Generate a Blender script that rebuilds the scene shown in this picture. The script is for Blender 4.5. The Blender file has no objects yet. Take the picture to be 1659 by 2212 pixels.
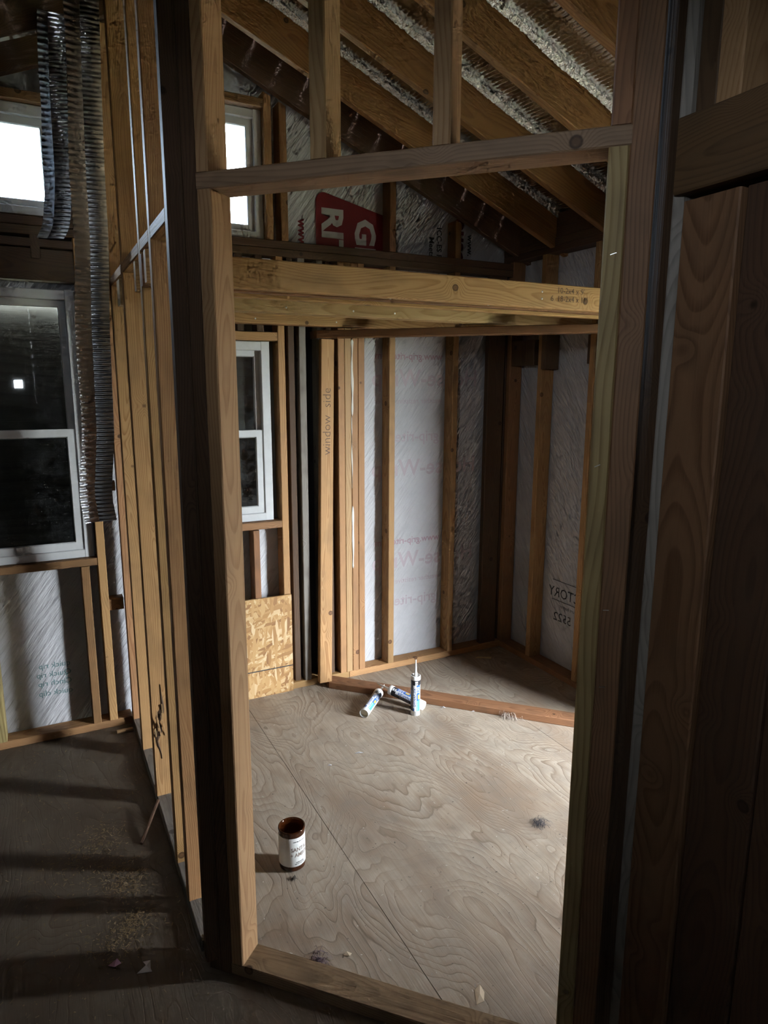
import bpy, math, random
from mathutils import Vector, Matrix, noise as mn
random.seed(7)
scene = bpy.context.scene
C = scene.collection

# ------------------------------------------------------------------ camera
F_PX, YAW, PITCH, ROLL = 1466.66, math.radians(27.094), math.radians(10.806), math.radians(-0.1736)
cam_d = bpy.data.cameras.new('camera')
cam = bpy.data.objects.new('camera', cam_d); C.objects.link(cam); scene.camera = cam
cam_d.sensor_fit = 'VERTICAL'; cam_d.sensor_height = 36.0; cam_d.lens = F_PX / 2212 * 36.0
cam_d.clip_start = 0.02
fw = Vector((math.sin(YAW) * math.cos(PITCH), math.cos(YAW) * math.cos(PITCH), -math.sin(PITCH)))
rt = Vector((math.cos(YAW), -math.sin(YAW), 0)); dn = fw.cross(rt)
r2 = rt * math.cos(ROLL) + dn * math.sin(ROLL); d2 = -rt * math.sin(ROLL) + dn * math.cos(ROLL)
cm = Matrix((r2, -d2, -fw)).transposed().to_4x4(); cm.translation = (0, 0, 1.7)
cam.matrix_world = cm

# ------------------------------------------------------------------ sky, portals, exposure
SKY = 120.0
wd = bpy.data.worlds.new('overcast_sky'); scene.world = wd; wd.use_nodes = True
nt = wd.node_tree; nt.nodes.clear()
wo = nt.nodes.new('ShaderNodeOutputWorld'); bg = nt.nodes.new('ShaderNodeBackground')
tcw = nt.nodes.new('ShaderNodeTexCoord'); nz = nt.nodes.new('ShaderNodeTexNoise'); rp = nt.nodes.new('ShaderNodeValToRGB')
nz.inputs['Scale'].default_value = 2.2; nz.inputs['Detail'].default_value = 4
rp.color_ramp.elements[0].position = 0.3; rp.color_ramp.elements[0].color = (0.78, 0.88, 1.0, 1)
rp.color_ramp.elements[1].position = 0.7; rp.color_ramp.elements[1].color = (0.90, 0.95, 1.0, 1)
nt.links.new(tcw.outputs['Generated'], nz.inputs['Vector']); nt.links.new(nz.outputs['Fac'], rp.inputs['Fac'])
nt.links.new(rp.outputs['Color'], bg.inputs['Color']); bg.inputs['Strength'].default_value = SKY
nt.links.new(bg.outputs['Background'], wo.inputs['Surface'])

def portal(name, loc, rot, sx, sy):
    l = bpy.data.lights.new(name, 'AREA'); l.shape = 'RECTANGLE'; l.size = sx; l.size_y = sy
    l.cycles.is_portal = True
    o = bpy.data.objects.new(name, l); C.objects.link(o); o.location = loc; o.rotation_euler = rot
DX0, DX1, DY, DOOR_TOP = 2.93, 3.68, 0.70, 1.95      # outside doorway in the end wall of the side alcove
YE = 1.97                                            # where the right wall stops and the alcove begins
portal('doorway_daylight', ((DX0 + DX1) / 2, DY - 0.14, DOOR_TOP / 2), (math.radians(90), 0, 0), DX1 - DX0, DOOR_TOP)
portal('clerestory_daylight', (0.825, 3.56, 2.69), (math.radians(-90), 0, 0), 0.46, 0.52)
portal('clerestory_daylight', (-0.01, 3.56, 2.61), (math.radians(-90), 0, 0), 0.34, 0.36)

RX0, RX1, RZ0, RZ1 = -0.165, -0.085, 1.63, 1.71      # small vent opening in the rear wall
LY0, LY1, LZ0, LZ1 = -0.85, -0.58, 2.12, 2.39        # unseen opening added in the left outer wall for fill light
portal('added_left_opening_portal', (2 * 0.72 - 2.60 - 0.05, (LY0 + LY1) / 2, (LZ0 + LZ1) / 2), (0, math.radians(-90), 0), LZ1 - LZ0, LY1 - LY0)
portal('rear_opening_daylight', ((RX0 + RX1) / 2, -1.75, (RZ0 + RZ1) / 2), (math.radians(90), 0, 0), RX1 - RX0, RZ1 - RZ0)

vs = scene.view_settings
vs.view_transform = 'Standard'; vs.look = 'None'; vs.gamma = 1.0; vs.use_curve_mapping = False
vs.exposure = 0.15
cy = scene.cycles
cy.use_denoising = True
cy.use_adaptive_sampling = True; cy.adaptive_threshold = 0.1; cy.adaptive_min_samples = 8
cy.max_bounces = 5; cy.diffuse_bounces = 4; cy.glossy_bounces = 3; cy.transmission_bounces = 6; cy.transparent_max_bounces = 12
cy.sample_clamp_indirect = 8.0

# ------------------------------------------------------------------ materials
class NT:
    def __init__(s, name):
        s.m = bpy.data.materials.new(name); s.m.use_nodes = True; s.t = s.m.node_tree; s.t.nodes.clear()
        s.out = s.t.nodes.new('ShaderNodeOutputMaterial'); s.p = s.t.nodes.new('ShaderNodeBsdfPrincipled')
        s.t.links.new(s.p.outputs[0], s.out.inputs[0])
    def n(s, typ, **kw):
        x = s.t.nodes.new(typ)
        for k, v in kw.items(): setattr(x, k, v)
        return x
    def set(s, sock, v):
        if isinstance(v, bpy.types.NodeSocket): s.t.links.new(v, sock)
        elif isinstance(v, (tuple, list)):
            sock.default_value = tuple(v) + ((1,) if len(v) == 3 and len(sock.default_value) == 4 else ())
        else: sock.default_value = v
    def math(s, op, a, b=0.0, c=None, clamp=False):
        x = s.n('ShaderNodeMath', operation=op, use_clamp=clamp); s.set(x.inputs[0], a); s.set(x.inputs[1], b)
        if c is not None: s.set(x.inputs[2], c)
        return x.outputs[0]
    def vmath(s, op, a, b=(0, 0, 0)):
        x = s.n('ShaderNodeVectorMath', operation=op); s.set(x.inputs[0], a); s.set(x.inputs[1], b); return x.outputs[0]
    def mix(s, f, a, b, blend='MIX'):
        x = s.n('ShaderNodeMix', data_type='RGBA', blend_type=blend); s.set(x.inputs[0], f); s.set(x.inputs[6], a); s.set(x.inputs[7], b); return x.outputs[2]
    def noise(s, v, scale=5.0, detail=2.0, rough=0.5, dist=0.0):
        x = s.n('ShaderNodeTexNoise'); s.set(x.inputs['Vector'], v); x.inputs['Scale'].default_value = scale
        x.inputs['Detail'].default_value = detail; x.inputs['Roughness'].default_value = rough; x.inputs['Distortion'].default_value = dist
        return x.outputs['Fac']
    def noise1(s, w, scale=1.0, detail=1.0):
        x = s.n('ShaderNodeTexNoise', noise_dimensions='1D'); s.set(x.inputs['W'], w); x.inputs['Scale'].default_value = scale
        x.inputs['Detail'].default_value = detail; return x.outputs['Fac']
    def ramp(s, f, stops):
        x = s.n('ShaderNodeValToRGB'); e = x.color_ramp.elements
        while len(e) < len(stops): e.new(0.5)
        for i, (p, c) in enumerate(stops):
            e[i].position = p; e[i].color = (c, c, c, 1) if not isinstance(c, tuple) else tuple(c) + (1,)
        s.set(x.inputs[0], f); return x.outputs[0]
    def sep(s, v):
        x = s.n('ShaderNodeSeparateXYZ'); s.set(x.inputs[0], v); return x.outputs
    def comb(s, a, b, c):
        x = s.n('ShaderNodeCombineXYZ'); s.set(x.inputs[0], a); s.set(x.inputs[1], b); s.set(x.inputs[2], c); return x.outputs[0]
    def bump(s, h, strength=0.3, dist=0.002):
        x = s.n('ShaderNodeBump'); x.inputs['Strength'].default_value = strength; x.inputs['Distance'].default_value = dist
        s.set(x.inputs['Height'], h); s.t.links.new(x.outputs[0], s.p.inputs['Normal'])
    def obj(s): return s.n('ShaderNodeTexCoord').outputs['Object']
    def rnd(s): return s.n('ShaderNodeObjectInfo').outputs['Random']
    def fin(s, col, rough=0.6, spec=0.3, metal=0.0):
        s.set(s.p.inputs['Base Color'], col); s.set(s.p.inputs['Roughness'], rough)
        s.p.inputs['Specular IOR Level'].default_value = spec; s.p.inputs['Metallic'].default_value = metal
        return s.m

def flat(name, col, rough=0.6, spec=0.3, metal=0.0):
    return NT(name).fin(col, rough, spec, metal)

ALB = 0.70          # one scale on all lumber colours, lowered to cut bounced light
def lumber(name, light, dark, knotcol, ring=0.0062, grime=0.25, var=0.25, contrast=0.75, rough=0.62, pith=0.05):
    light, dark, knotcol = (tuple(c * ALB for c in v) for v in (light, dark, knotcol))
    s = NT(name); o = s.obj(); r = s.rnd()
    off = s.comb(s.math('MULTIPLY', r, 17.3), s.math('MULTIPLY', r, 29.1), s.math('MULTIPLY', r, 53.7))
    q = s.vmath('ADD', o, off)
    # knots
    vo = s.n('ShaderNodeTexVoronoi'); vo.inputs['Scale'].default_value = 6.5; s.set(vo.inputs['Vector'], q)
    d = vo.outputs['Distance']
    near = s.math('POWER', 2.718, s.math('MULTIPLY', s.math('MULTIPLY', d, d), -28.0))
    # growth rings about a pith that wanders along the board
    x, y, zz = s.sep(o)
    zr = s.math('ADD', zz, s.math('MULTIPLY', r, 40.0))
    wob = s.noise1(zr, 0.9, 1.0)
    wob2 = s.noise1(s.math('ADD', zr, 7.3), 1.3, 1.0)
    px = s.math('ADD', x, s.math('MULTIPLY', s.math('SUBTRACT', wob, 0.5), 0.14))
    py = s.math('ADD', s.math('ADD', y, pith), s.math('MULTIPLY', s.math('SUBTRACT', wob2, 0.5), 0.07))
    py = s.math('SUBTRACT', py, s.math('MULTIPLY', s.math('SUBTRACT', r, 0.5), 0.06))
    rad = s.math('SQRT', s.math('ADD', s.math('MULTIPLY', px, px), s.math('MULTIPLY', py, py)))
    nn = s.noise(s.vmath('MULTIPLY', q, (11, 11, 1.6)), 1.0, 1.0)
    rad = s.math('ADD', rad, s.math('MULTIPLY', nn, 0.012))
    rad = s.math('ADD', rad, s.math('MULTIPLY', near, 0.03))
    fr = s.math('FRACT', s.math('DIVIDE', rad, ring))
    band = s.ramp(fr, [(0.0, 0.05), (0.45, 0.12), (0.85, 1.0), (0.93, 0.9), (1.0, 0.05)])
    fib = s.noise(s.vmath('MULTIPLY', q, (260, 260, 5)), 1.0, 0.0)
    band = s.math('MULTIPLY', band, s.math('ADD', 0.45, s.math('MULTIPLY', fib, 0.9)), clamp=True)
    col = s.mix(s.math('MULTIPLY', band, contrast), light, dark)
    # slow colour drift along the board and grime
    dr = s.noise(s.vmath('MULTIPLY', q, (6, 6, 1.2)), 1.0, 1.0)
    col = s.mix(s.math('MULTIPLY', s.ramp(dr, [(0.35, 0.0), (0.75, 1.0)]), 0.35), col, tuple(c * 0.72 for c in light))
    gr = s.noise(s.vmath('MULTIPLY', q, (14, 14, 6)), 1.0, 2.0, 0.65)
    col = s.mix(s.math('MULTIPLY', s.ramp(gr, [(0.5, 0.0), (0.72, 1.0)]), grime), col, (0.06, 0.045, 0.03))
    d = s.math('ADD', d, s.math('MULTIPLY', s.math('SUBTRACT', nn, 0.5), 0.05))
    kn = s.ramp(d, [(0.0, 1.0), (0.055, 1.0), (0.085, 0.0)])
    ke = s.ramp(d, [(0.04, 0.0), (0.07, 0.8), (0.095, 0.0)])
    col = s.mix(s.math('MULTIPLY', kn, 0.85), col, knotcol)
    col = s.mix(ke, col, tuple(c * 0.25 for c in knotcol))
    hs = s.n('ShaderNodeHueSaturation')
    s.set(hs.inputs['Color'], col)
    s.set(hs.inputs['Value'], s.math('ADD', 1.0 - var * 0.6, s.math('MULTIPLY', r, var)))
    s.set(hs.inputs['Hue'], s.math('ADD', 0.49, s.math('MULTIPLY', s.math('FRACT', s.math('MULTIPLY', r, 7.77)), 0.018)))
    s.bump(fib, 0.3, 0.0012)
    return s.fin(hs.outputs['Color'], rough, 0.25)

TAN = lumber('fresh_pine', (0.54, 0.315, 0.135), (0.29, 0.135, 0.05), (0.16, 0.07, 0.03))
PALE = lumber('pale_spruce', (0.56, 0.365, 0.175), (0.34, 0.185, 0.072), (0.20, 0.10, 0.05), ring=0.008, grime=0.15)
BROWN = lumber('aged_pine', (0.35, 0.185, 0.082), (0.18, 0.083, 0.033), (0.10, 0.045, 0.02), grime=0.35)
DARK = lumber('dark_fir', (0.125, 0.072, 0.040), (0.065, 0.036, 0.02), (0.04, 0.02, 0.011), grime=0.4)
RAFT = lumber('rafter_fir', (0.36, 0.18, 0.070), (0.21, 0.09, 0.033), (0.10, 0.05, 0.025), ring=0.009, grime=0.25)
GREY = lumber('weathered_grey_wood', (0.30, 0.275, 0.235), (0.17, 0.155, 0.13), (0.09, 0.08, 0.065), grime=0.5)
DFIR = lumber('wide_grain_fir', (0.33, 0.185, 0.092), (0.17, 0.085, 0.038), (0.13, 0.055, 0.025), ring=0.0075, grime=0.3, contrast=0.9, pith=0.10)
UMBER = lumber('umber_fir', (0.19, 0.105, 0.052), (0.10, 0.05, 0.023), (0.05, 0.025, 0.012), ring=0.005, grime=0.35)
SILLW = lumber('trodden_sill_wood', (0.38, 0.26, 0.15), (0.22, 0.14, 0.075), (0.12, 0.07, 0.035), grime=0.5)
OLIVE = lumber('treated_pine', (0.52, 0.40, 0.175), (0.26, 0.165, 0.06), (0.14, 0.08, 0.03), ring=0.013, grime=0.2)

def plywood(name, light, dark, lines, dirt):
    s = NT(name); o = s.obj(); x, y, zz = s.sep(o)
    w1 = s.noise(s.comb(s.math('MULTIPLY', x, 1.0), s.math('MULTIPLY', y, 0.42), 0.0), 2.6, 2.0, 0.45, 0.6)
    vo = s.n('ShaderNodeTexVoronoi'); vo.inputs['Scale'].default_value = 2.3
    s.set(vo.inputs['Vector'], s.comb(x, s.math('MULTIPLY', y, 0.75), 3.0))
    eye = s.math('POWER', 2.718, s.math('MULTIPLY', s.math('MULTIPLY', vo.outputs['Distance'], vo.outputs['Distance']), -30.0))
    small = s.noise(s.comb(s.math('MULTIPLY', x, 14.0), s.math('MULTIPLY', y, 5.0), 1.0), 1.0, 2.0)
    v = s.math('ADD', s.math('ADD', w1, s.math('MULTIPLY', eye, 0.16)), s.math('MULTIPLY', small, 0.06))
    fr = s.math('FRACT', s.math('MULTIPLY', v, 30.0))
    band = s.ramp(fr, [(0.0, 0.0), (0.30, 0.15), (0.80, 0.9), (0.90, 1.0), (1.0, 0.0)])
    edge = s.ramp(fr, [(0.80, 0.0), (0.92, 1.0), (0.99, 0.0)])
    big = s.ramp(s.noise(o, 1.5, 4.0, 0.6), [(0.35, 0.0), (0.7, 1.0)])
    patch = s.ramp(s.noise(s.comb(s.math('MULTIPLY', x, 3.5), s.math('MULTIPLY', y, 1.4), 5.0), 1.3, 4.0, 0.55), [(0.48, 0.0), (0.66, 1.0)])
    fade = s.ramp(s.noise(s.comb(s.math('MULTIPLY', x, 5.0), s.math('MULTIPLY', y, 2.0), 9.0), 1.0, 3.0, 0.6), [(0.36, 0.12), (0.62, 1.0)])
    col = s.mix(s.math('MULTIPLY', s.math('MULTIPLY', band, fade), 0.8), light, dark)
    col = s.mix(s.math('MULTIPLY', s.math('MULTIPLY', edge, fade), 0.6), col, lines)
    col = s.mix(s.math('MULTIPLY', patch, 0.6), col, (0.185, 0.118, 0.072))
    stk = s.noise(s.comb(s.math('MULTIPLY', x, 95.0), s.math('MULTIPLY', y, 3.5), 2.0), 1.0, 2.0, 0.6)
    col = s.mix(s.math('MULTIPLY', s.ramp(stk, [(0.42, 0.0), (0.72, 1.0)]), 0.5), col, dark)
    grey = s.noise(o, 9.0, 6.0, 0.7)
    col = s.mix(s.math('MULTIPLY', s.ramp(grey, [(0.42, 0.0), (0.68, 1.0)]), 0.45), col, dirt)
    col = s.mix(s.math('MULTIPLY', big, 0.25), col, dirt)
    sp = s.noise(o, 70.0, 2.0)
    col = s.mix(s.ramp(sp, [(0.69, 0.0), (0.74, 0.8)]), col, (0.06, 0.05, 0.04))
    # trodden dirt and painted-in shade of the unfinished bay, left of the partition and before the doorway
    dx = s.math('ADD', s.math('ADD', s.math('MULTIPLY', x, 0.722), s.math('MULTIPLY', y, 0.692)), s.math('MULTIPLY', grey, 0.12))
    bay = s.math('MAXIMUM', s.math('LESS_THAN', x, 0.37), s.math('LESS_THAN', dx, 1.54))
    soil_shade = s.math('ADD', 0.55, s.math('MULTIPLY', s.noise(o, 4.0, 3.0, 0.6), 0.5))
    col = s.mix(s.math('MULTIPLY', bay, soil_shade, clamp=True), col, (0.068, 0.050, 0.033))
    s.bump(s.math('ADD', s.math('MULTIPLY', edge, -0.6), s.math('MULTIPLY', s.noise(s.comb(s.math('MULTIPLY', x, 220.0), s.math('MULTIPLY', y, 12.0), 0.0), 1.0, 2.0), 0.6)), 0.35, 0.0015)
    return s.fin(col, s.math('ADD', 0.52, s.math('MULTIPLY', grey, 0.25)), 0.3)
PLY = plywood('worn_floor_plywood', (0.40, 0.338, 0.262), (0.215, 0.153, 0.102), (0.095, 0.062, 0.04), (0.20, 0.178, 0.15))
PLYROOF = lumber('roof_sheathing_wood', (0.20, 0.12, 0.07), (0.12, 0.07, 0.04), (0.07, 0.035, 0.02), ring=0.02)

def osb():
    s = NT('oriented_strand_board'); o = s.obj()
    col = None
    for k, (ang, thr) in enumerate(((0.5, 0), (-0.6, 0.48), (1.3, 0.52), (0.05, 0.55))):
        mp = s.n('ShaderNodeMapping'); s.set(mp.inputs['Vector'], o); mp.inputs['Rotation'].default_value = (0, ang, 0)
        sc = s.vmath('MULTIPLY', mp.outputs[0], (15.0, 20.0, 62.0))
        vo = s.n('ShaderNodeTexVoronoi'); vo.inputs['Scale'].default_value = 1.0; s.set(vo.inputs['Vector'], s.vmath('ADD', sc, (k * 5.3, k * 9.1, 0)))
        c = s.sep(vo.outputs['Color'])
        cc = s.ramp(c[0], [(0.0, (0.17, 0.08, 0.028)), (0.3, (0.31, 0.17, 0.06)), (0.65, (0.40, 0.25, 0.10)), (1.0, (0.54, 0.42, 0.25))])
        fb = s.noise(s.vmath('MULTIPLY', mp.outputs[0], (20, 100, 400)), 1.0, 2.0)
        cc = s.mix(s.math('MULTIPLY', fb, 0.35), cc, (0.30, 0.17, 0.07))
        col = cc if col is None else s.mix(s.math('GREATER_THAN', c[1], thr), col, cc)
    s.bump(s.noise(o, 60.0, 3.0), 0.3, 0.001)
    return s.fin(col, 0.55, 0.35)
OSB = osb()

def wrap_mat():
    s = NT('house_wrap_film'); o = s.obj(); x, y, zz = s.sep(o)
    u = s.math('ADD', x, y)
    dg = s.noise(s.comb(s.math('MULTIPLY', s.math('SUBTRACT', u, s.math('MULTIPLY', zz, 0.75)), 26.0), s.math('MULTIPLY', s.math('ADD', u, zz), 3.0), 0.0), 1.0, 3.0, 0.6)
    wv = s.math('MULTIPLY', s.math('SINE', s.math('MULTIPLY', u, 1700.0)), s.math('SINE', s.math('MULTIPLY', zz, 1700.0)))
    st = s.ramp(s.noise(o, 3.5, 5.0, 0.65), [(0.45, 0.0), (0.75, 1.0)])
    col = s.mix(s.math('MULTIPLY', st, 0.4), (0.46, 0.465, 0.48), (0.27, 0.268, 0.265))
    s.bump(s.math('ADD', s.math('MULTIPLY', dg, 1.0), s.math('MULTIPLY', wv, 0.02)), 0.9, 0.02)
    return s.fin(col, 0.42, 0.4)
WRAP = wrap_mat()
RED = flat('red_print', (0.15, 0.010, 0.016), 0.5)
MAROON = flat('maroon_print', (0.09, 0.015, 0.02), 0.5)
PINK = flat('faded_pink_print', (0.40, 0.345, 0.37), 0.5)
PINKD = flat('faded_red_print', (0.36, 0.25, 0.28), 0.5)
INK = flat('black_print', (0.03, 0.03, 0.032), 0.5)
GINK = flat('teal_print', (0.12, 0.22, 0.22), 0.5)
PENCIL = flat('pencil_mark', (0.10, 0.06, 0.04), 0.6)
WRAPG = flat('print_ground_grey', (0.42, 0.42, 0.42), 0.5)
def vinyl():
    s = NT('white_window_vinyl'); o = s.obj()
    g = s.ramp(s.noise(o, 12.0, 5.0, 0.6), [(0.45, 0.0), (0.8, 1.0)])
    return s.fin(s.mix(s.math('MULTIPLY', g, 0.4), (0.50, 0.515, 0.52), (0.30, 0.30, 0.295)), 0.35, 0.5)
VINYL = vinyl()
def glass(name, dust, tint=(0.93, 0.96, 0.95)):
    s = NT(name); t = s.t; t.nodes.remove(s.p)
    tr = s.n('ShaderNodeBsdfTransparent'); gl = s.n('ShaderNodeBsdfGlossy'); gl.inputs['Roughness'].default_value = 0.02
    df = s.n('ShaderNodeBsdfDiffuse'); df.inputs['Color'].default_value = (0.5, 0.52, 0.52, 1)
    fr = s.n('ShaderNodeFresnel'); fr.inputs['IOR'].default_value = 1.5
    tr.inputs['Color'].default_value = tuple(tint) + (1,)
    m1 = s.n('ShaderNodeMixShader'); s.set(m1.inputs[0], fr.outputs[0]); t.links.new(tr.outputs[0], m1.inputs[1]); t.links.new(gl.outputs[0], m1.inputs[2])
    m2 = s.n('ShaderNodeMixShader')
    o = s.obj()
    dm = s.math('ADD', s.math('MULTIPLY', s.ramp(s.noise(o, 9.0, 5.0, 0.7), [(0.45, 0.0), (0.8, 1.0)]), dust * 0.6),
                s.math('MULTIPLY', s.ramp(s.noise(o, 160.0, 1.0), [(0.70, 0.0), (0.76, 1.0)]), dust * 3))
    s.set(m2.inputs[0], dm); t.links.new(m1.outputs[0], m2.inputs[1]); t.links.new(df.outputs[0], m2.inputs[2])
    t.links.new(m2.outputs[0], s.out.inputs[0]); return s.m
GLASS = glass('daylight_dimming_pane', 0.02, (0.66, 0.72, 0.78))  # tint added to dim the daylight this window lets in
GLASSB = glass('daylight_bluing_pane', 0.02, (0.85, 0.93, 1.0))  # tint added to turn the incoming daylight bluish
GLASSD = glass('dusty_pane', 0.10)
def foil():
    s = NT('reflective_bubble_foil'); o = s.obj()
    n1 = s.noise(o, 55.0, 3.0, 0.6)
    vo = s.n('ShaderNodeTexVoronoi'); vo.inputs['Scale'].default_value = 95.0; s.set(vo.inputs['Vector'], o)
    s.bump(s.math('ADD', n1, s.math('MULTIPLY', vo.outputs['Distance'], 0.5)), 0.16, 0.003)
    return s.fin((0.60, 0.60, 0.60), 0.20, 0.5, 1.0)
FOIL = foil()
def foilc():
    s = NT('crumpled_foil_edge'); o = s.obj()
    n1 = s.noise(o, 85.0, 3.0, 0.7)
    s.bump(n1, 1.0, 0.02)
    return s.fin((0.80, 0.81, 0.82), 0.07, 0.5, 1.0)
FOILC = foilc()
def foild():
    s = NT('hanging_foil_face'); o = s.obj()
    n1 = s.noise(o, 60.0, 3.0, 0.6)
    s.bump(n1, 0.4, 0.004)
    return s.fin((0.34, 0.36, 0.39), 0.30, 0.5, 1.0)
FOILH = foild()
FOILE = flat('quilted_foil_edge', (0.30, 0.31, 0.32), 0.32, 0.5, 1.0)
METAL = flat('galvanised_nail', (0.55, 0.55, 0.55), 0.35, 0.5, 0.9)
BRASS = flat('worn_brass', (0.45, 0.34, 0.15), 0.35, 0.5, 1.0)
DOORP = flat('painted_door', (0.50, 0.50, 0.48), 0.5)
def gnd():
    s = NT('gravel_and_grass'); o = s.obj()
    c = s.mix(s.ramp(s.noise(o, 0.6, 5.0, 0.6), [(0.4, 0.0), (0.6, 1.0)]), (0.15, 0.14, 0.11), (0.085, 0.11, 0.05))
    return s.fin(c, 0.9, 0.1)
GROUND = gnd()

# ------------------------------------------------------------------ mesh helpers
def link(name, me, mat, parent=None, M=None):
    o = bpy.data.objects.new(name, me); C.objects.link(o)
    if mat is not None:
        me.materials.clear()
        for m in (mat if isinstance(mat, (list, tuple)) else (mat,)): me.materials.append(m)
    if M is not None: o.matrix_world = M
    PINV[o.name] = (M.inverted() if M is not None else Matrix.Identity(4))
    if parent is not None:
        o.parent = parent; o.matrix_parent_inverse = PINV[parent.name]
    return o
PINV = {}
def root(name, loc=(0, 0, 0), label=None, cat=None, group=None, kind=None):
    o = bpy.data.objects.new(name, None); C.objects.link(o); o.location = loc; o.empty_display_size = 0.05
    PINV[o.name] = Matrix.Translation(Vector(loc)).inverted()
    tag(o, label, cat, group, kind); return o
def tag(o, label=None, cat=None, group=None, kind=None):
    if label: o['label'] = label
    if cat: o['category'] = cat
    if group: o['group'] = group
    if kind: o['kind'] = kind
    return o
def py(name, vs, fs, smooth=False, mi=None):
    me = bpy.data.meshes.new(name); me.from_pydata([tuple(v) for v in vs], [], fs); me.update()
    if smooth:
        for p in me.polygons: p.use_smooth = True
    if mi:
        for p, i in zip(me.polygons, mi): p.material_index = i
    return me
def board_mesh(name, w, t, L, ch=0.003, c0=0.0, c1=0.0):
    """local x = width, y = thickness, z = length (centred section, starts at z 0); c0/c1 tilt the ends along x"""
    a, b = w / 2, t / 2; ch = min(ch, a * 0.4, b * 0.4)
    sec = [(-a + ch, -b), (a - ch, -b), (a, -b + ch), (a, b - ch), (a - ch, b), (-a + ch, b), (-a, b - ch), (-a, -b + ch)]
    vs = [(x, y, c0 * x) for x, y in sec] + [(x, y, L + c1 * x) for x, y in sec]
    fs = [tuple(range(7, -1, -1)), tuple(range(8, 16))] + [(i, (i + 1) % 8, 8 + (i + 1) % 8, 8 + i) for i in range(8)]
    return py(name, vs, fs)
def board(name, start, zdir, xdir, w, t, L, mat, parent=None, ch=0.003, c0=0.0, c1=0.0, jit=0.0):
    """start = centre of the start section"""
    z = Vector(zdir).normalized(); x = Vector(xdir); x = (x - z * x.dot(z)).normalized(); y = z.cross(x)
    if jit:
        z = (z + x * random.uniform(-jit, jit) + y * random.uniform(-jit, jit)).normalized(); x = (x - z * x.dot(z)).normalized(); y = z.cross(x)
    M = Matrix((x, y, z)).transposed().to_4x4(); M.translation = Vector(start)
    return link(name, board_mesh(name, w, t, L, ch, c0, c1), mat, parent, M)
def bx(name, x0, x1, y0, y1, z0, z1, mat, parent=None, axis=None, ch=0.003):
    """axis aligned board; grain runs along its longest side unless told"""
    d = {'X': x1 - x0, 'Y': y1 - y0, 'Z': z1 - z0}
    ax = axis or max(d, key=d.get); cx, cy_, cz = (x0 + x1) / 2, (y0 + y1) / 2, (z0 + z1) / 2
    if ax == 'Z': st, zd, opts = (cx, cy_, z0), (0, 0, 1), (((1, 0, 0), d['X'], d['Y']), ((0, 1, 0), d['Y'], d['X']))
    elif ax == 'X': st, zd, opts = (x0, cy_, cz), (1, 0, 0), (((0, 1, 0), d['Y'], d['Z']), ((0, 0, 1), d['Z'], d['Y']))
    else: st, zd, opts = (cx, y0, cz), (0, 1, 0), (((1, 0, 0), d['X'], d['Z']), ((0, 0, 1), d['Z'], d['X']))
    xd, w, t = max(opts, key=lambda q: q[1])
    return board(name, st, zd, xd, w, t, d[ax], mat, parent, ch)
def lathe(name, prof, mat, parent=None, M=None, n=32, smooth=True, a0=0.0, a1=2 * math.pi, mi=None):
    full = abs(a1 - a0 - 2 * math.pi) < 1e-6; m = n if full else n + 1
    vs, fs, ix = [], [], []
    for r, z in prof:
        for k in range(m):
            a = a0 + (a1 - a0) * k / n; vs.append((r * math.cos(a), r * math.sin(a), z))
    for i in range(len(prof) - 1):
        for k in range(n):
            k2 = (k + 1) % m
            fs.append((i * m + k, i * m + k2, (i + 1) * m + k2, (i + 1) * m + k))
            ix.append(mi[i] if mi else 0)
    me = py(name, vs, fs, smooth, ix)
    return link(name, me, mat, parent, M)
def text_mesh(body, size, res=2, bold=0.0, align='LEFT'):
    cu = bpy.data.curves.new('lettering', 'FONT'); cu.body = body; cu.size = size; cu.resolution_u = res; cu.offset = bold
    cu.align_x = align
    o = bpy.data.objects.new('lettering', cu); C.objects.link(o)
    bpy.context.view_layer.update()
    me = bpy.data.meshes.new_from_object(o.evaluated_get(bpy.context.evaluated_depsgraph_get()))
    bpy.data.objects.remove(o); bpy.data.curves.remove(cu)
    return me
def text_on(name, body, size, org, xd, yd, mat, parent, bold=0.0, sx=1.0, align='LEFT'):
    me = text_mesh(body, size, 2, bold, align)
    x, y = Vector(xd).normalized(), Vector(yd).normalized(); n = x.cross(y)
    for v in me.vertices: v.co = Vector((v.co.x * sx, v.co.y, 0))
    M = Matrix((x, y, n)).transposed().to_4x4(); M.translation = Vector(org)
    return link(name, me, mat, parent, M)
def text_cyl(name, body, size, r, a_mid, z, mat, parent, M, vertical=False, bold=0.0, sx=1.0, tilt=0.0):
    me = text_mesh(body, size, 2, bold, 'CENTER')
    for v in me.vertices:
        tx, ty = v.co.x * sx, v.co.y
        if vertical: ang, zz = a_mid - ty / r, z + tx
        else: ang, zz = a_mid + tx / r, z + ty
        v.co = (r * math.cos(ang), r * math.sin(ang), zz)
    return link(name, me, mat, parent, M)
def ico_blob(name, r, sc, seed, mat, parent=None, M=None, sub=2, amp=0.3):
    import bmesh
    bm = bmesh.new(); bmesh.ops.create_icosphere(bm, subdivisions=sub, radius=r)
    for v in bm.verts:
        k = 1 + amp * mn.noise(v.co / r * 1.7 + Vector((seed, seed * 2, 0)))
        v.co = Vector((v.co.x * sc[0], v.co.y * sc[1], v.co.z * sc[2])) * k
    me = bpy.data.meshes.new(name); bm.to_mesh(me); bm.free()
    for p in me.polygons: p.use_smooth = True
    return link(name, me, mat, parent, M)

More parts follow.
